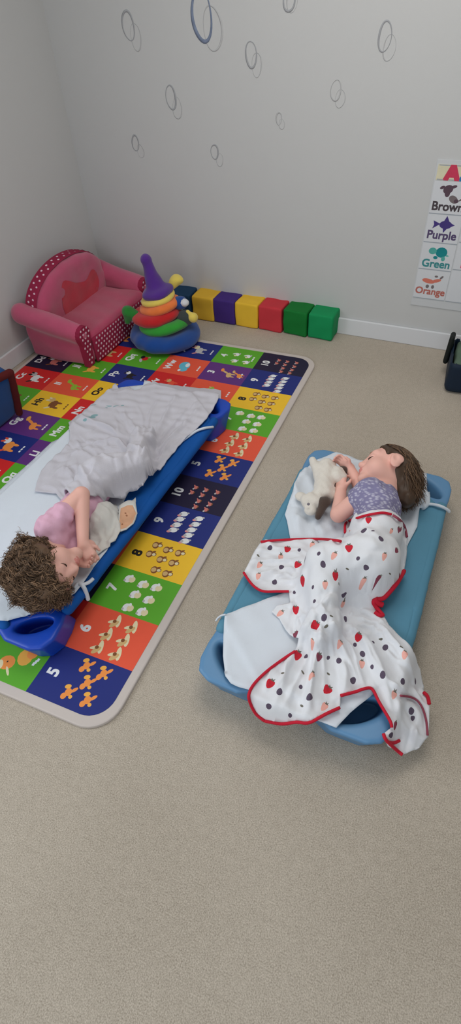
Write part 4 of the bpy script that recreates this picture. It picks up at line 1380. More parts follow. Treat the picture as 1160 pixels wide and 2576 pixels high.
# ---------------------------------------------------------------- child on the slate cot
H2 = Head(at(972, 1184, .228), (-.94, -.05, .26), (.06, .98, .02))
N2 = np.array([.562, -1.068, .205])
S2 = np.array([.518, -1.135, .262]); S2b = np.array([.535, -1.125, .175])
E2 = at(852, 1294, .180); W2 = at(858, 1232, .178)
E2b = at(905, 1222, .172); W2b = at(882, 1182, .185)
legs2 = [((.575, -1.395, .240), (.455, -1.450, .222), .060, .046), ((.455, -1.450, .222), (.500, -1.60, .18), .042, .028),
         ((.58, -1.39, .195), (.450, -1.48, .185), .058, .044), ((.450, -1.48, .185), (.52, -1.62, .172), .040, .028)]
feet2 = [(legs2[1][1], (.478, -1.645, .172), .024, .018), (legs2[3][1], (.505, -1.665, .165), .024, .018)]
torso2 = [((.553, -1.165, .216), (.070, .082, .078)), ((.570, -1.275, .212), (.070, .095, .074)), ((.580, -1.385, .215), (.074, .08, .078))]
s = SDF(0.0028)
H2.build(s)
s.add(Rcone(H2.p(-.02, 0, -.05), N2, .034, .036), .02)
for c_, r_e in torso2: s.add(Ell(c_, np.array(r_e) - .006), .03)
s.add(Rcone(N2, S2, .034, .032), .02); s.add(Rcone(N2, S2b, .034, .032), .02)
for a, b, ra, rb_ in legs2: s.add(Rcone(a, b, ra, rb_), .012)
for a, b, ra, rb_ in feet2: s.add(Rcone(a, b, ra, rb_), .012)
s.add(Rcone(S2, E2, .033, .0275), .006); s.add(Rcone(E2, W2, .0275, .018), .003)
s.add(Rcone(S2b, E2b, .029, .024), .006); s.add(Rcone(E2b, W2b, .024, .0175), .003)
hand(s, W2, (-.25, .85, .1), (-.3, 0, -.9), (.6, .2, .6), .9, .7)
hand(s, W2b, at(860, 1158, .20) - W2b, (-.8, -.3, -.3), (-.2, .3, .9), .92, .8)
s.exact = True
kid2 = sdf_obj('person', s, [m_skin, m_lip], None)
tag(kid2, 'sleeping toddler with straight brown hair and lavender shirt lying on the slate blue cot', 'person')
H2.face_details(kid2)
def lavender():
    m = mat('lavender_print_shirt', (150, 146, 178), 0.9, 0.0, 30, 0.2, 220, 0.15)
    nt = m.node_tree; b = nt.nodes['Principled BSDF']
    tc = nt.nodes.new('ShaderNodeTexCoord'); mp = nt.nodes.new('ShaderNodeMapping'); mp.inputs['Scale'].default_value = (70, 130, 100); mp.inputs['Rotation'].default_value = (0, 0, .5)
    v = nt.nodes.new('ShaderNodeTexVoronoi'); v.inputs['Scale'].default_value = 1.0; v.feature = 'F1'
    rp = nt.nodes.new('ShaderNodeValToRGB')
    rp.color_ramp.elements[0].position = .14; rp.color_ramp.elements[0].color = (lin(196), lin(194), lin(212), 1)
    rp.color_ramp.elements[1].position = .55; rp.color_ramp.elements[1].color = (lin(134), lin(130), lin(164), 1)
    nt.links.new(tc.outputs['Object'], mp.inputs[0]); nt.links.new(mp.outputs[0], v.inputs['Vector']); nt.links.new(v.outputs['Distance'], rp.inputs[0]); nt.links.new(rp.outputs[0], b.inputs['Base Color'])
    return m
s = SDF(0.004)
for c_, r_e in torso2: s.add(Ell(c_, np.array(r_e) + .004), .03)
s.add(Rcone(N2 + (0, -.02, 0), S2, .040, .042), .02); s.add(Rcone(N2 + (0, -.02, 0), S2b, .040, .036), .02)
s.add(Rcone(S2, S2 + (E2 - S2) * .32, .041, .040), .012)
s.add(Rcone(S2b, S2b + (E2b - S2b) * .5, .036, .033), .012)
sdf_obj('shirt', s, lavender(), kid2, wav(15, .034, .0022, 9))
m_hB = [mat('hair2_dark', (72, 54, 40), 0.5, 0.15, 60, 0, 100, 0.4), mat('hair2_mid', (96, 72, 52), 0.5, 0.15, 60, 0, 100, 0.4), mat('hair2_light', (122, 94, 70), 0.5, 0.15, 60, 0, 100, 0.4)]
s = SDF(0.004).add(H2.e(-.018, 0, .024, .092, .074, .078))
s.add(Rcone(H2.p(-.06, .0, .0), H2.p(-.085, .01, -.10), .055, .030), .03)
s.both(Half(H2.p(.022, 0, .0), H2.F * .86 - H2.U * .30)).cut(Ell(H2.p(.004, .078, -.012), (.032, .034, .036)), .008)
cap2 = sdf_obj('hair', s, m_hB[0], kid2, wav(22, .04, .002, 8))
kp2 = lambda q: (q[0] * .86 - q[2] * .30) < .22 and not (q[1] > .3 and abs(q[0]) < .38 and q[2] < .25 and q[0] > -.3)
flow2 = lambda p: nrm(-H2.F * .45 - H2.U * (.25 + 8 * max(0.0, dotc(p - H2.c, -H2.F))) - ZZ * .2)
hair_mesh('strands', H2, scalp_roots(H2, 2600, 15, kp2, (.094, .076, .080)), flow2, .085, .0013, m_hB, cap2, 16, .002, 11, 4, .10, .142, (.094, .077, .081), .03)

# ================================================================ bedding on the blue cot
def copyf(f):
    g = Field.__new__(Field); g.__dict__.update(f.__dict__); g.Z = f.Z.copy(); return g
B1 = Field(-.98, .06, -2.12, -.44, .0035)
B1.Z[:] = MAT_Z
B1.poly(cot1.sling(), TOPZ + .001, .03)
for sx in (-1, 1):
    for sy in (-1, 1): B1.poly(cot1.corner(sx, sy), TOPZ - .008, .02)
m_sheet = mat('white_sheet', (218, 226, 236), 0.9, 0.02, 20, 0.15, 350, 0.15)
for f_, c_ in ((B1, cot1),):
    for sx in (-1, 1): f_.capsule((*c_.p(sx * (c_.w - c_.i - .022), -(c_.l - .17)), TOPZ - .017), (*c_.p(sx * (c_.w - c_.i - .022), c_.l - .17), TOPZ - .017), .023, .023)
B1.blur(.008)
B1.add_folds([([(150, 1190), (60, 1290), (10, 1400)], .002, .01), ([(230, 1450), (170, 1510), (80, 1545)], .004, .012)])
def copyf(f):
    g = Field.__new__(Field); g.__dict__.update(f.__dict__); g.Z = f.Z.copy(); return g
sheet1 = cloth('cot_sheet', B1, [(272, 988), (300, 975), (328, 972), (360, 968), (386, 958), (420, 972), (505, 1000), (490, 1050), (405, 1140), (335, 1215), (312, 1260), (306, 1310), (268, 1385), (236, 1425), (210, 1465), (188, 1492), (150, 1517),
                                 (95, 1540), (40, 1556), (0, 1566), (-60, 1578), (-130, 1520), (-170, 1420), (-100, 1325), (0, 1232), (130, 1112)], m_sheet, None, (), .003, .012, wav(41, .12, .0012, 6), .0022)
tag(sheet1, 'white fitted sheet on the bright blue cot under the pink shirted child', 'sheet')
def strap(parent, f, px, r, off=.006, name='elastic_strap', m=None):
    P = smooth_line([f.hit(x, y, off) for x, y in px], 5)
    v, fc = tube(P, r, 7)
    return mesh_obj(name, v, fc, m or m_sheet, parent)
strap(sheet1, B1, [(186, 1480), (198, 1468), (210, 1476), (218, 1494), (222, 1508)], .007)
strap(sheet1, B1, [(205, 1472), (222, 1466), (234, 1456)], .006)
strap(sheet1, B1, [(455, 1112), (474, 1098), (495, 1084), (515, 1077), (536, 1074)], .0055)

G1 = copyf(B1)
for a, b, ra, rb_ in legs1 + feet1: G1.capsule(a, b, ra + .008, rb_ + .008)
for c_, r_e in torso1[1:]: G1.ell(c_, np.array(r_e) + .010)
G1.blur(.020)
K1 = G1.Z.copy(); K1f = copyf(B1)
for a, b, ra, rb_ in legs1 + feet1: K1f.capsule(a, b, ra + .003, rb_ + .003)
for c_, r_e in torso1[1:]: K1f.ell(c_, np.array(r_e) + .005)
folds1 = [([(430, 1175), (345, 1130), (285, 1085), (215, 1055), (172, 1062)], .013, .012),      # big diagonal ridge above the knees
          ([(340, 1172), (322, 1120), (270, 1085), (225, 1068)], -.012, .011),
          ([(350, 1150), (372, 1110), (420, 1040), (450, 985)], .010, .012),
          ([(372, 1160), (400, 1120), (440, 1070), (490, 1010)], -.010, .009),
          ([(360, 1190), (400, 1140), (450, 1085), (510, 1020)], .011, .011),
          ([(345, 1215), (385, 1165), (430, 1115), (470, 1080)], .010, .009),
          ([(352, 1205), (392, 1155), (425, 1120)], -.009, .007),
          ([(330, 1145), (300, 1115), (260, 1110), (215, 1128)], .010, .011),
          ([(175, 1130), (230, 1118), (270, 1135), (320, 1140)], -.010, .010),
          ([(165, 1145), (220, 1142), (270, 1150), (330, 1142)], .006, .010),
          ([(180, 1180), (205, 1215), (235, 1245)], -.009, .009),
          ([(190, 1172), (222, 1212), (250, 1240)], .009, .010),
          ([(130, 1200), (160, 1180), (200, 1172)], .006, .012),
          ([(255, 1240), (300, 1225), (340, 1200)], .010, .010),
          ([(240, 1252), (285, 1238), (325, 1222)], -.006, .007),
          ([(345, 1020), (360, 1060), (345, 1100)], .004, .008),
          ([(290, 1045), (320, 1075), (345, 1110)], -.008, .009),
          ([(300, 1035), (335, 1070), (355, 1105)], .006, .009),
          ([(240, 1080), (225, 1100), (205, 1112)], -.006, .008),
          ([(150, 1080), (200, 1075), (245, 1085)], .005, .010),
          ([(420, 1085), (470, 1035), (520, 1000)], .004, .008),
          ([(100, 1225), (140, 1232), (180, 1240)], .004, .007)]
G1.Z += .006
folds1 += fan([(345, 1150), (352, 1185), (335, 1232)], [(400, 985), (470, 1020), (505, 1075), (452, 1125)], 8, .007, .0085, 1, .05, .5) + fan([(350, 1160), (355, 1190), (330, 1235)], [(440, 1000), (500, 1060), (440, 1130)], 12, .005, .0048, 28, .03, .4) + fan([(345, 1150), (330, 1120), (325, 1105)], [(170, 1100), (200, 1060), (280, 1010), (345, 1000)], 8, .006, .008, 2, .06, .5) + fan([(240, 1248), (215, 1240)], [(130, 1165), (190, 1140), (260, 1165)], 5, .006, .008, 3) + scribble((170, 1100, 330, 1150), 8, .006, .007, 4, .2) + scribble((140, 1090, 340, 1230), 20, .0045, .0048, 29, .3, (30, 70))
G1.add_folds([(l_, a_ * 1.25, w_ * .8) for l_, a_, w_ in folds1], .006)
G1.Z = np.maximum(G1.Z, K1f.Z + .002)
m_greyb = mat('grey_blanket', (204, 202, 211), 0.95, 0.04, 25, 0.4, 420, 0.1, 0.2)
m_teal_pr = mat('teal_print', (140, 174, 180), 0.95, 0.2, 60, 0.3, 420, 0.1)
out1 = [(172, 1062), (195, 1045), (225, 1022), (255, 995), (280, 976), (300, 978), (318, 973), (326, 973), (338, 982), (352, 978), (368, 966), (385, 960), (400, 964), (440, 969), (490, 974), (540, 978), (556, 983), (551, 1000), (536, 1028), (520, 1052), (498, 1074), (478, 1092), (460, 1108), (440, 1135),
        (415, 1165), (385, 1196), (362, 1218), (345, 1234), (326, 1236), (320, 1243), (316, 1256), (296, 1252), (270, 1250), (240, 1250), (215, 1243), (180, 1247), (140, 1240), (100, 1236), (88, 1236), (92, 1215), (104, 1182), (135, 1150), (160, 1128), (174, 1112), (176, 1085)]
pr = []
for px, rx, ry, ro in (((228, 1052), .022, .010, .5), ((238, 1046), .016, .008, .9), ((214, 1058), .010, .005, .2), ((275, 1022), .014, .0035, .2), ((292, 1023), .014, .0035, .9), ((308, 1019), .008, .005, .2), ((268, 1026), .006, .004, 0), ((235, 1020), .014, .003, 1.0)):
    q = G1.hit(px[0], px[1], .006); pr.append(([ellipse(q[0], q[1], rx, ry, ro)], 1))
bl1 = cloth('grey_blanket', G1, out1, [m_greyb, m_teal_pr], None, pr, .008, .0046, wav(43, .06, .0022, 9), .004)
tag(bl1, 'light grey plush blanket over the child on the bright blue cot', 'blanket')

# white comforter cloth in front of the child
C1 = copyf(B1)
q = C1.hit(256, 1315); C1.ell((q[0], q[1], .135), (.052, .075, .050)); q = C1.hit(235, 1290); C1.ell((q[0], q[1], .135), (.04, .06, .045))
C1.blur(.012)
C1.Z += .002
C1.add_folds([(l_, a_ * 1.6, w_ * .8) for l_, a_, w_ in scribble((235, 1270, 295, 1385), 14, .006, .008, 14, 1.2, (40, 80)) + [([(245, 1275), (275, 1290), (278, 1325), (262, 1350)], .007, .008), ([(240, 1300), (258, 1310), (255, 1345)], .006, .008), ([(240, 1362), (265, 1362), (290, 1345)], -.007, .007),
              ([(290, 1290), (295, 1330), (270, 1375)], .006, .009), ([(255, 1270), (290, 1300)], -.004, .006)]], .004)
m_comf = mat('white_comforter', (220, 219, 214), 0.8, 0.03, 30, 0.2, 300, 0.3, 0.2)
m_peach = mat('peach_print', (226, 176, 142), 0.8, 0.12, 60, 0.15, 300)
m_peach_dk = mat('peach_dark', (170, 116, 88), 0.8, 0.12, 60)
comf = cloth('comforter_cloth', C1, [(226, 1268), (245, 1258), (275, 1262), (292, 1268), (300, 1285), (304, 1310), (302, 1335), (292, 1356), (272, 1376), (250, 1390), (228, 1402), (212, 1410), (216, 1396), (224, 1378), (224, 1345), (226, 1305)],
             m_comf, None, (), .012, .006, wav(45, .03, .0012, 7), .003)
tag(comf, 'white comforter cloth with peach corner held against the child on the blue cot', 'comforter')
lp = [(233, 1384), (226, 1374), (234, 1370), (242, 1378), (242, 1392), (230, 1404), (216, 1409)]
P = smooth_line([C1.hit(x, y, .016) for x, y in lp], 5); v, fc = tube(P, .0042, 7); mesh_obj('satin_loop', v, fc, m_comf, comf)
C2 = copyf(B1); q = C2.hit(320, 1295)
C2.ell((q[0], q[1], .13), (.05, .055, .03)); C2.blur(.01)
sq = [(300, 1272), (318, 1260), (341, 1251), (342, 1268), (346, 1292), (336, 1318), (318, 1332), (301, 1337), (298, 1318), (299, 1300)]
pq = [C2.hit(x, y, .008)[:2] for x, y in [(304, 1280), (322, 1272), (334, 1272), (343, 1293), (334, 1316), (318, 1329), (303, 1333), (301, 1310)]]
pd = [C2.hit(x, y, .008)[:2] for x, y in [(316, 1292), (319, 1298), (308, 1320)]]
cloth('peach_corner', C2, sq, [m_comf, m_peach, m_peach_dk], comf, [([[tuple(p) for p in pq]], 1)] + [([ellipse(p[0], p[1], .0035, .003)], 2) for p in pd], .010, .006, None, .004)

# ================================================================ bedding on the slate cot
B2 = Field(-.02, 1.12, -2.2, -.68, .0035)
B2.Z[:] = 0.001
B2.poly(cot2.sling(), TOPZ + .001, .03)
for sx in (-1, 1):
    for sy in (-1, 1): B2.poly(cot2.corner(sx, sy), TOPZ - .008, .02)
for sx in (-1, 1): B2.capsule((*cot2.p(sx * (cot2.w - .022), -(cot2.l - .17)), TOPZ - .017), (*cot2.p(sx * (cot2.w - .022), cot2.l - .17), TOPZ - .017), .023, .023)
B2.blur(.008)
D2 = copyf(B2)
d_ = poly_sd(D2.PX, D2.PY, [cot2.p(a, b) for a, b in ((cot2.w - .005, -(cot2.l - .08)), (cot2.w - .005, cot2.l - .08), (cot2.w - .1, cot2.l - .005), (-(cot2.w - .1), cot2.l - .005), (-(cot2.w - .005), cot2.l - .08), (-(cot2.w - .005), -(cot2.l - .08)), (-(cot2.w - .1), -(cot2.l - .005)), (cot2.w - .1, -(cot2.l - .005)))])
D2.up((TOPZ - .006) * (1 - sstep(0, .055, d_)))
folds_s = [([(730, 1190), (745, 1240), (735, 1300)], .010, .011), ([(755, 1185), (785, 1220), (775, 1300)], .008, .012), ([(735, 1300), (765, 1310), (790, 1350)], .010, .012), ([(795, 1300), (798, 1340)], -.006, .010),
           ([(810, 1345), (840, 1320), (858, 1310)], .010, .012), ([(845, 1150), (880, 1165), (910, 1160)], .006, .012), ([(1065, 1195), (1060, 1240), (1045, 1290), (1035, 1340)], .012, .012), ([(1078, 1240), (1060, 1265), (1040, 1270)], .010, .010),
           ([(575, 1540), (640, 1512), (700, 1490)], .005, .008), ([(570, 1560), (575, 1620), (570, 1690)], .003, .010), ([(600, 1590), (680, 1560), (720, 1580)], .003, .015), ([(580, 1700), (600, 1722), (630, 1730)], .004, .01)]
SH2 = copyf(D2); SH2.Z += .003
folds_s += scribble((730, 1180, 860, 1340), 22, .009, .009, 11, 1.1, (40, 90)) + scribble((580, 1550, 720, 1720), 7, .0025, .012, 12, .3, (60, 120)) + scribble((1030, 1200, 1070, 1350), 6, .007, .009, 13, 1.4, (40, 80))
SH2.add_folds(folds_s, .004)
SH2.Z = np.maximum(SH2.Z, D2.Z + .003)
m_sheet2 = mat('white_cotton_sheet', (218, 225, 234), 0.9, 0.02, 20, 0.15, 350, 0.15)
sh2_out = [(754, 1188), (790, 1160), (846, 1138), (880, 1146), (912, 1158), (960, 1165), (1020, 1180), (1054, 1190), (1072, 1193), (1074, 1212), (1070, 1232), (1082, 1236), (1082, 1258), (1076, 1272), (1056, 1278), (1050, 1325), (1028, 1366), (1000, 1440), (960, 1500), (930, 1600), (935, 1680),
           (940, 1745), (925, 1757), (882, 1792), (846, 1831), (800, 1812), (740, 1795), (680, 1762), (632, 1737), (600, 1727), (580, 1718), (567, 1700), (561, 1650), (562, 1600), (566, 1546), (605, 1530), (640, 1518), (720, 1488), (745, 1440), (735, 1390), (730, 1353), (722, 1310), (717, 1294), (727, 1262), (738, 1230)]
sheet2 = cloth('cot_sheet', SH2, sh2_out, m_sheet2, None, (), .003, .010, wav(47, .09, .0015, 7), .0022)
tag(sheet2, 'white bunched sheet on the slate blue cot under the strawberry blanket', 'sheet')
strap(sheet2, SH2, [(1072, 1268), (1090, 1269), (1110, 1274), (1127, 1283), (1130, 1288)], .0055, .007, m=m_sheet2)
strap(sheet2, SH2, [(1066, 1195), (1066, 1230), (1074, 1262), (1062, 1276)], .012, .004, 'rolled_hem', m_sheet2)
strap(sheet2, SH2, [(568, 1546), (558, 1548), (549, 1554), (543, 1562)], .0028, .006, m=m_sheet2)

G2 = copyf(D2)
K2f = copyf(D2)
for a, b, ra, rb_ in legs2 + feet2: G2.capsule(a, b, ra + .010, rb_ + .010); K2f.capsule(a, b, ra + .004, rb_ + .004)
for c_, r_e in torso2[1:]: G2.ell(c_, np.array(r_e) + .011); K2f.ell(c_, np.array(r_e) + .006)
q = G2.hit(1030, 1820); G2.ell((q[0], q[1], 0.0), (.075, .10, .07))
q = G2.hit(1000, 1870); G2.ell((q[0], q[1], 0.0), (.06, .06, .05))
G2.blur(.018)
kn = (800, 1545)
folds2 = [([(800, 1545), (760, 1610), (720, 1690), (690, 1780)], .011, .012), ([(805, 1550), (785, 1640), (750, 1740), (735, 1810)], -.011, .010), ([(810, 1550), (800, 1640), (780, 1730), (765, 1815)], .012, .012),
          ([(820, 1555), (830, 1640), (840, 1720), (850, 1780)], -.010, .011), ([(835, 1560), (860, 1640), (870, 1700), (862, 1745)], .012, .011), ([(850, 1560), (890, 1620), (915, 1680), (930, 1730)], -.010, .010),
          ([(860, 1555), (920, 1610), (960, 1690), (985, 1790)], .013, .013), ([(880, 1550), (940, 1600), (990, 1680), (1010, 1760)], -.010, .010), ([(890, 1540), (960, 1585), (1010, 1640), (1040, 1720)], .012, .012),
          ([(770, 1600), (730, 1640), (700, 1700)], -.006, .010), ([(900, 1530), (950, 1560), (990, 1600)], .008, .009), ([(890, 1535), (930, 1560), (975, 1610)], -.008, .007),
          ([(740, 1595), (750, 1560), (790, 1540)], .010, .011), ([(700, 1530), (740, 1530), (790, 1550), (850, 1580)], .012, .010), ([(760, 1540), (800, 1560), (860, 1575)], -.010, .007),
          ([(800, 1500), (840, 1488), (900, 1492), (940, 1505)], -.014, .010), ([(810, 1520), (860, 1500), (920, 1515)], .010, .011), ([(800, 1530), (830, 1510), (870, 1540)], .008, .010), ([(870, 1545), (880, 1530), (910, 1555)], -.010, .008),
          ([(795, 1530), (815, 1500), (830, 1480)], -.010, .008),
          ([(630, 1380), (690, 1378), (760, 1385), (830, 1362)], .004, .008), ([(620, 1420), (690, 1412), (750, 1412)], .006, .008), ([(640, 1402), (700, 1398), (760, 1404)], -.005, .006), ([(635, 1450), (690, 1440), (745, 1430)], .006, .008),
          ([(640, 1470), (700, 1456), (750, 1446)], -.006, .007), ([(690, 1425), (740, 1424), (765, 1435)], -.008, .006), ([(700, 1470), (740, 1462), (765, 1470)], .007, .007), ([(755, 1360), (790, 1370), (815, 1400)], .004, .01),
          ([(780, 1410), (770, 1450), (775, 1500), (790, 1530)], -.008, .011), ([(870, 1345), (900, 1335), (930, 1315)], -.006, .007), ([(880, 1360), (920, 1335), (960, 1330)], .004, .010),
          ([(1010, 1330), (1012, 1390), (1000, 1440)], .004, .008), ([(930, 1490), (970, 1470), (1000, 1440)], -.005, .008), ([(900, 1480), (950, 1460), (985, 1430)], .004, .010),
          ([(1010, 1750), (1040, 1760), (1065, 1790), (1070, 1840)], -.012, .009), ([(1000, 1760), (1010, 1820), (1040, 1850)], .010, .012), ([(985, 1830), (1010, 1850), (1000, 1880)], -.010, .009), ([(1040, 1700), (1045, 1740), (1060, 1760)], .008, .010),
          ([(640, 1790), (680, 1790), (710, 1810)], .006, .012), ([(655, 1740), (700, 1700), (740, 1650)], .004, .010)]
G2.Z += .006
folds2 += fan([(765, 1565), (830, 1560), (905, 1535)], [(655, 1750), (700, 1810), (790, 1800), (860, 1740), (960, 1780), (1050, 1740), (1040, 1660)], 17, .009, .008, 5) + fan([(770, 1570), (830, 1562), (905, 1540)], [(655, 1750), (700, 1810), (790, 1800), (860, 1740), (960, 1780), (1050, 1740), (1040, 1660)], 30, .0055, .0048, 25, .04, .45) + fan([(632, 1385), (625, 1440), (650, 1475)], [(770, 1375), (765, 1410), (755, 1475)], 8, .005, .007, 6) + fan([(650, 1380), (640, 1440), (660, 1475)], [(775, 1380), (770, 1415), (760, 1470)], 14, .0045, .0042, 26, .03, .4) + scribble((720, 1485, 940, 1590), 22, .010, .008, 7, .3, (30, 80)) + scribble((710, 1490, 960, 1600), 40, .006, .0045, 27, .35, (25, 70)) + scribble((860, 1320, 1000, 1480), 8, .0035, .010, 8, .6, (40, 90)) + scribble((985, 1720, 1070, 1870), 9, .010, .009, 9, 1.2, (40, 80))
G2.add_folds([(l_, a_ * 1.25, w_ * .8) for l_, a_, w_ in folds2], .008)
G2.Z = np.maximum(G2.Z, K2f.Z + .003)
m_strawb = mat('white_jersey', (228, 230, 235), 0.9, 0.015, 20, 0.12, 350, 0.15)
m_pr_red = mat('berry_red', (206, 40, 56), 0.9, 0.12, 200); m_pr_pink = mat('berry_pink', (240, 176, 164), 0.9, 0.06, 200); m_pr_dark = mat('berry_dark', (92, 80, 98), 0.9, 0.2, 200)
m_pr_leaf = mat('berry_leaf', (112, 108, 98), 0.9, 0.15, 200); m_pr_mar = mat('berry_maroon', (138, 68, 86), 0.9, 0.2, 200)
Z6 = lambda x, y: (500 + x / 1.871, 1320 + y / 1.871)
berries = []
for x, y in ((417, 115), (707, 113), (465, 190), (490, 262), (643, 245), (458, 405), (748, 540), (335, 748), (605, 778), (465, 620), (545, 478)): berries.append((Z6(x, y), .0115, .0135, 0))
for x, y in ((533, 97), (385, 155), (635, 148), (873, 152), (280, 248), (382, 420), (675, 385), (535, 555), (665, 560), (530, 712), (768, 660), (918, 805), (590, 860), (970, 615), (595, 285), (285, 195), (770, 275)): berries.append((Z6(x, y), .0082, .0125, 1))
for x, y in ((335, 112), (500, 157), (585, 190), (860, 65), (788, 205), (357, 272), (775, 30), (683, 335), (660, 642), (866, 708), (725, 737), (960, 740), (1020, 735), (380, 787), (522, 810), (330, 855), (878, 580), (770, 612), (590, 440), (390, 200), (1000, 880), (690, 445), (905, 990)): berries.append((Z6(x, y), .0078, .0098, 2))
for x, y in ((473, 120), (750, 160), (537, 298), (545, 360), (610, 628), (815, 672), (480, 765), (735, 568), (505, 620), (820, 555), (450, 320), (565, 138), (1005, 915), (430, 900)): berries.append((Z6(x, y), .0052, .0064, 2))
for x, y in ((565, 628), (840, 262), (930, 125), (945, 243), (950, 25), (455, 520), (925, 945)): berries.append((Z6(x, y), .0085, .0115, 4))
for x, y in ((625, 432), (855, 543), (955, 575), (610, 705), (490, 697), (395, 700), (485, 853), (660, 280), (700, 208), (900, 232), (280, 148), (600, 480)): berries.append((Z6(x, y), .0055, .003, 3))
for p_, a, b, k in (((927, 1310), .010, .011, 0), ((916, 1334), .0085, .0075, 2), ((959, 1354), .0085, .0085, 2), ((984, 1337), .006, .009, 1), ((1003, 1334), .008, .011, 4), ((880, 1337), .004, .004, 1), ((938, 1338), .005, .005, 2)): berries.append((p_, a, b, k))
prints = []
rb_ = np.random.RandomState(3)
for (px, a, b, k) in berries:
    q = G2.hit(px[0], px[1], .008)[:2]
    an = rb_.uniform(-.5, .5)
    ca, sa = math.cos(an), math.sin(an)
    e_ = .012
    gx_ = float(G2(q[0] + e_, q[1]) - G2(q[0] - e_, q[1])) / (2 * e_); gy_ = float(G2(q[0], q[1] + e_) - G2(q[0], q[1] - e_)) / (2 * e_)
    gm = math.hypot(gx_, gy_); sc_ = 1 / math.sqrt(1 + gm * gm); gu = (gx_ / (gm + 1e-9), gy_ / (gm + 1e-9))
    def T_(X, Y):
        x_ = X * ca - Y * sa; y_ = X * sa + Y * ca
        al = x_ * gu[0] + y_ * gu[1]
        return (q[0] + x_ + gu[0] * al * (sc_ - 1), q[1] + y_ + gu[1] * al * (sc_ - 1))
    idx_ = {0: 1, 1: 2, 2: 3, 3: 4, 4: 5}[k]
    if k in (0, 1, 4):
        prof = [(0, -1), (.45, -.75), (.85, -.1), (1, .45), (.75, .85), (.3, .95), (-.3, .95), (-.75, .85), (-1, .45), (-.85, -.1), (-.45, -.75)]
        prints.append(([[T_(x * a, y * b) for x, y in prof]], idx_))
        cr = [(-.7, .75), (-.35, .95), (-.5, 1.3), (0, 1.05), (.4, 1.4), (.35, .95), (.75, .8), (.2, .75), (-.2, .7)]
        prints.append(([[T_(x * a, y * b) for x, y in cr]], 4))
        if k == 0:
            for sx_, sy_ in ((-.4, .3), (.35, .2), (0, -.3), (.1, .6)):
                prints.append(([[T_(sx_ * a + dx * .0009, sy_ * b + dy * .0012) for dx, dy in ((-1, 0), (0, -1), (1, 0), (0, 1))]], 5))
    else:
        prints.append(([[T_(x * a, y * b) for x, y in ellipse(0, 0, 1, 1, 0, 11)]], idx_))
out2 = [(868, 1340), (869, 1318), (880, 1310), (900, 1303), (920, 1297), (945, 1292), (965, 1290), (988, 1296), (1006, 1308), (1018, 1325), (1024, 1348), (1025, 1372), (1023, 1403), (1017, 1436), (1000, 1465), (980, 1490), (965, 1505), (950, 1508), (940, 1514), (946, 1526), (953, 1536), (964, 1548), (980, 1574),
        (1012, 1606), (1040, 1640), (1058, 1683), (1067, 1726), (1066, 1746), (1079, 1754), (1080, 1801), (1077, 1854), (1056, 1881), (1013, 1899), (997, 1886), (972, 1862), (965, 1846), (986, 1828), (981, 1812), (954, 1766), (936, 1733), (915, 1733), (895, 1740), (857, 1750), (855, 1780), (820, 1796), (778, 1818),
        (746, 1817), (708, 1821), (666, 1814), (644, 1796), (630, 1770), (626, 1748), (639, 1721), (671, 1689), (714, 1657), (743, 1638), (751, 1606), (730, 1597), (714, 1576), (703, 1555), (684, 1538), (698, 1524), (730, 1515), (727, 1488), (698, 1488), (660, 1487), (634, 1470), (613, 1440), (628, 1411), (640, 1385), (656, 1363), (714, 1358), (799, 1356), (842, 1359)]
bl2 = cloth('strawberry_blanket', G2, [(x, y - 9) if 1 <= i <= 8 else (x, y) for i, (x, y) in enumerate(out2)], [m_strawb, m_pr_red, m_pr_pink, m_pr_dark, m_pr_leaf, m_pr_mar], None, prints, .010, .0043, wav(51, .05, .0020, 9), .003)
tag(bl2, 'white blanket printed with strawberries and edged in red on the slate blue cot', 'blanket')
m_trim = mat('red_binding', (198, 28, 52), 0.8, 0.08, 60); m_trimd = mat('maroon_binding', (150, 70, 88), 0.8, 0.1, 60)
def trim(px, r=.0040, m=m_trim): strap(bl2, G2, px, r, .016, 'edge_binding', m)
trim(out2[0:7] + [(985, 1294)]); trim([(988, 1296), (1006, 1308), (1018, 1325), (1024, 1350)], .004, m_trimd)
trim([(1017, 1436), (1000, 1465), (980, 1490), (965, 1505), (950, 1508), (940, 1514), (946, 1526), (955, 1538), (962, 1546)], .0065)
trim([(943, 1505), (950, 1516), (962, 1522)], .009); trim([(944, 1540), (955, 1548), (965, 1546)], .006)
trim([(1066, 1742), (1076, 1752), (1080, 1770)], .005); trim([(1013, 1899), (997, 1886), (972, 1862), (965, 1846)], .0045); trim([(974, 1866), (990, 1869), (1005, 1863)], .004)
trim([(986, 1830), (981, 1812), (954, 1766), (936, 1733), (915, 1733), (895, 1740), (857, 1750)], .0042)
trim([(855, 1780), (820, 1796), (778, 1818), (746, 1817), (708, 1821), (666, 1814)], .0042); trim([(666, 1814), (644, 1796), (630, 1770), (626, 1748), (639, 1721), (671, 1689), (714, 1657), (743, 1638)], .0042)
trim([(727, 1488), (698, 1488), (660, 1487), (634, 1470), (613, 1440)], .004); trim([(656, 1363), (714, 1358), (799, 1356), (842, 1359), (858, 1362)], .0042)
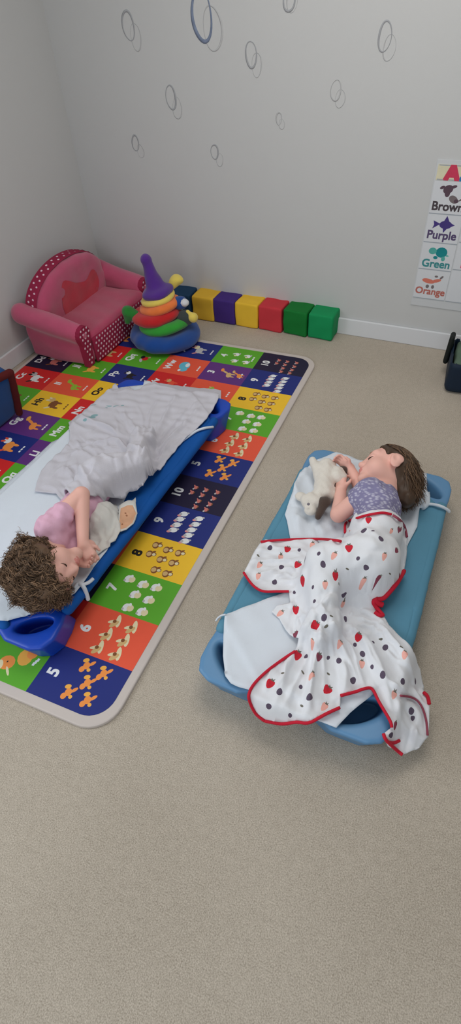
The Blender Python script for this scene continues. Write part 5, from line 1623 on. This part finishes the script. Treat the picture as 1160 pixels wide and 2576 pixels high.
trim([(1008, 1750), (1040, 1756), (1060, 1775), (1072, 1810), (1076, 1850)], .003, m_trimd)

# ================================================================ cream plush animal
m_pl_cream = mat('plush_cream', (222, 216, 206), 0.95, 0.06, 40, 0.5, 260, 0.1, 0.4); m_pl_brown = mat('plush_brown', (74, 58, 50), 0.95, 0.12, 40, 0.5, 260, 0.1, 0.3); m_pl_white = mat('plush_white', (230, 230, 230), 0.95, 0.03, 40, 0.5, 260, 0.1, 0.3)
s = SDF(0.004)
s.add(Rcone(at(822, 1178, .175), at(812, 1240, .172), .036, .034), 0)
s.add(Rcone(at(800, 1190, .18), at(786, 1158, .19), .018, .013), .02)
s.add(Rcone(at(830, 1190, .185), at(855, 1185, .19), .022, .016), .015)
s.add(Ell(at(852, 1200, .185), (.03, .028, .026)), .012)
s.add(Ell(at(786, 1262, .172), (.040, .034, .030)), .02)
s.add(Ell(at(781, 1285, .168), (.020, .017, .015)), .012)
s.add(Ell(at(758, 1250, .162), (.024, .018, .014)), .012)
s.add(Rcone(at(828, 1235, .17), at(832, 1245, .17), .024, .02), .012)
pl = sdf_obj('plush_puppy', s, m_pl_cream, None, wav(61, .03, .0014, 8))
tag(pl, 'cream plush puppy with dark brown ears held by the lavender shirted child', 'plush toy')
def pp(name, prims, m):
    s = SDF(0.004)
    for p, k in prims: s.add(p, k)
    return sdf_obj(name, s, m, pl, wav(62, .03, .001, 6))
pp('brown_ear', [(Rcone(at(818, 1262, .185), at(800, 1300, .165), .017, .011), 0), (Ell(at(816, 1262, .186), (.022, .018, .014)), .01)], m_pl_brown)
pp('brown_paw', [(Ell(at(863, 1182, .190), (.018, .014, .014)), 0)], m_pl_brown)
pp('brown_paw', [(Ell(at(857, 1218, .172), (.016, .012, .013)), 0), (Ell(at(846, 1219, .170), (.013, .010, .011)), .008)], m_pl_brown)
s = SDF(0.0015).add(Ell(at(776, 1268, .200), (.005, .005, .005))); sdf_obj('eye', s, mat('grey_eye', (128, 122, 130), .4, .02, 20), pl)
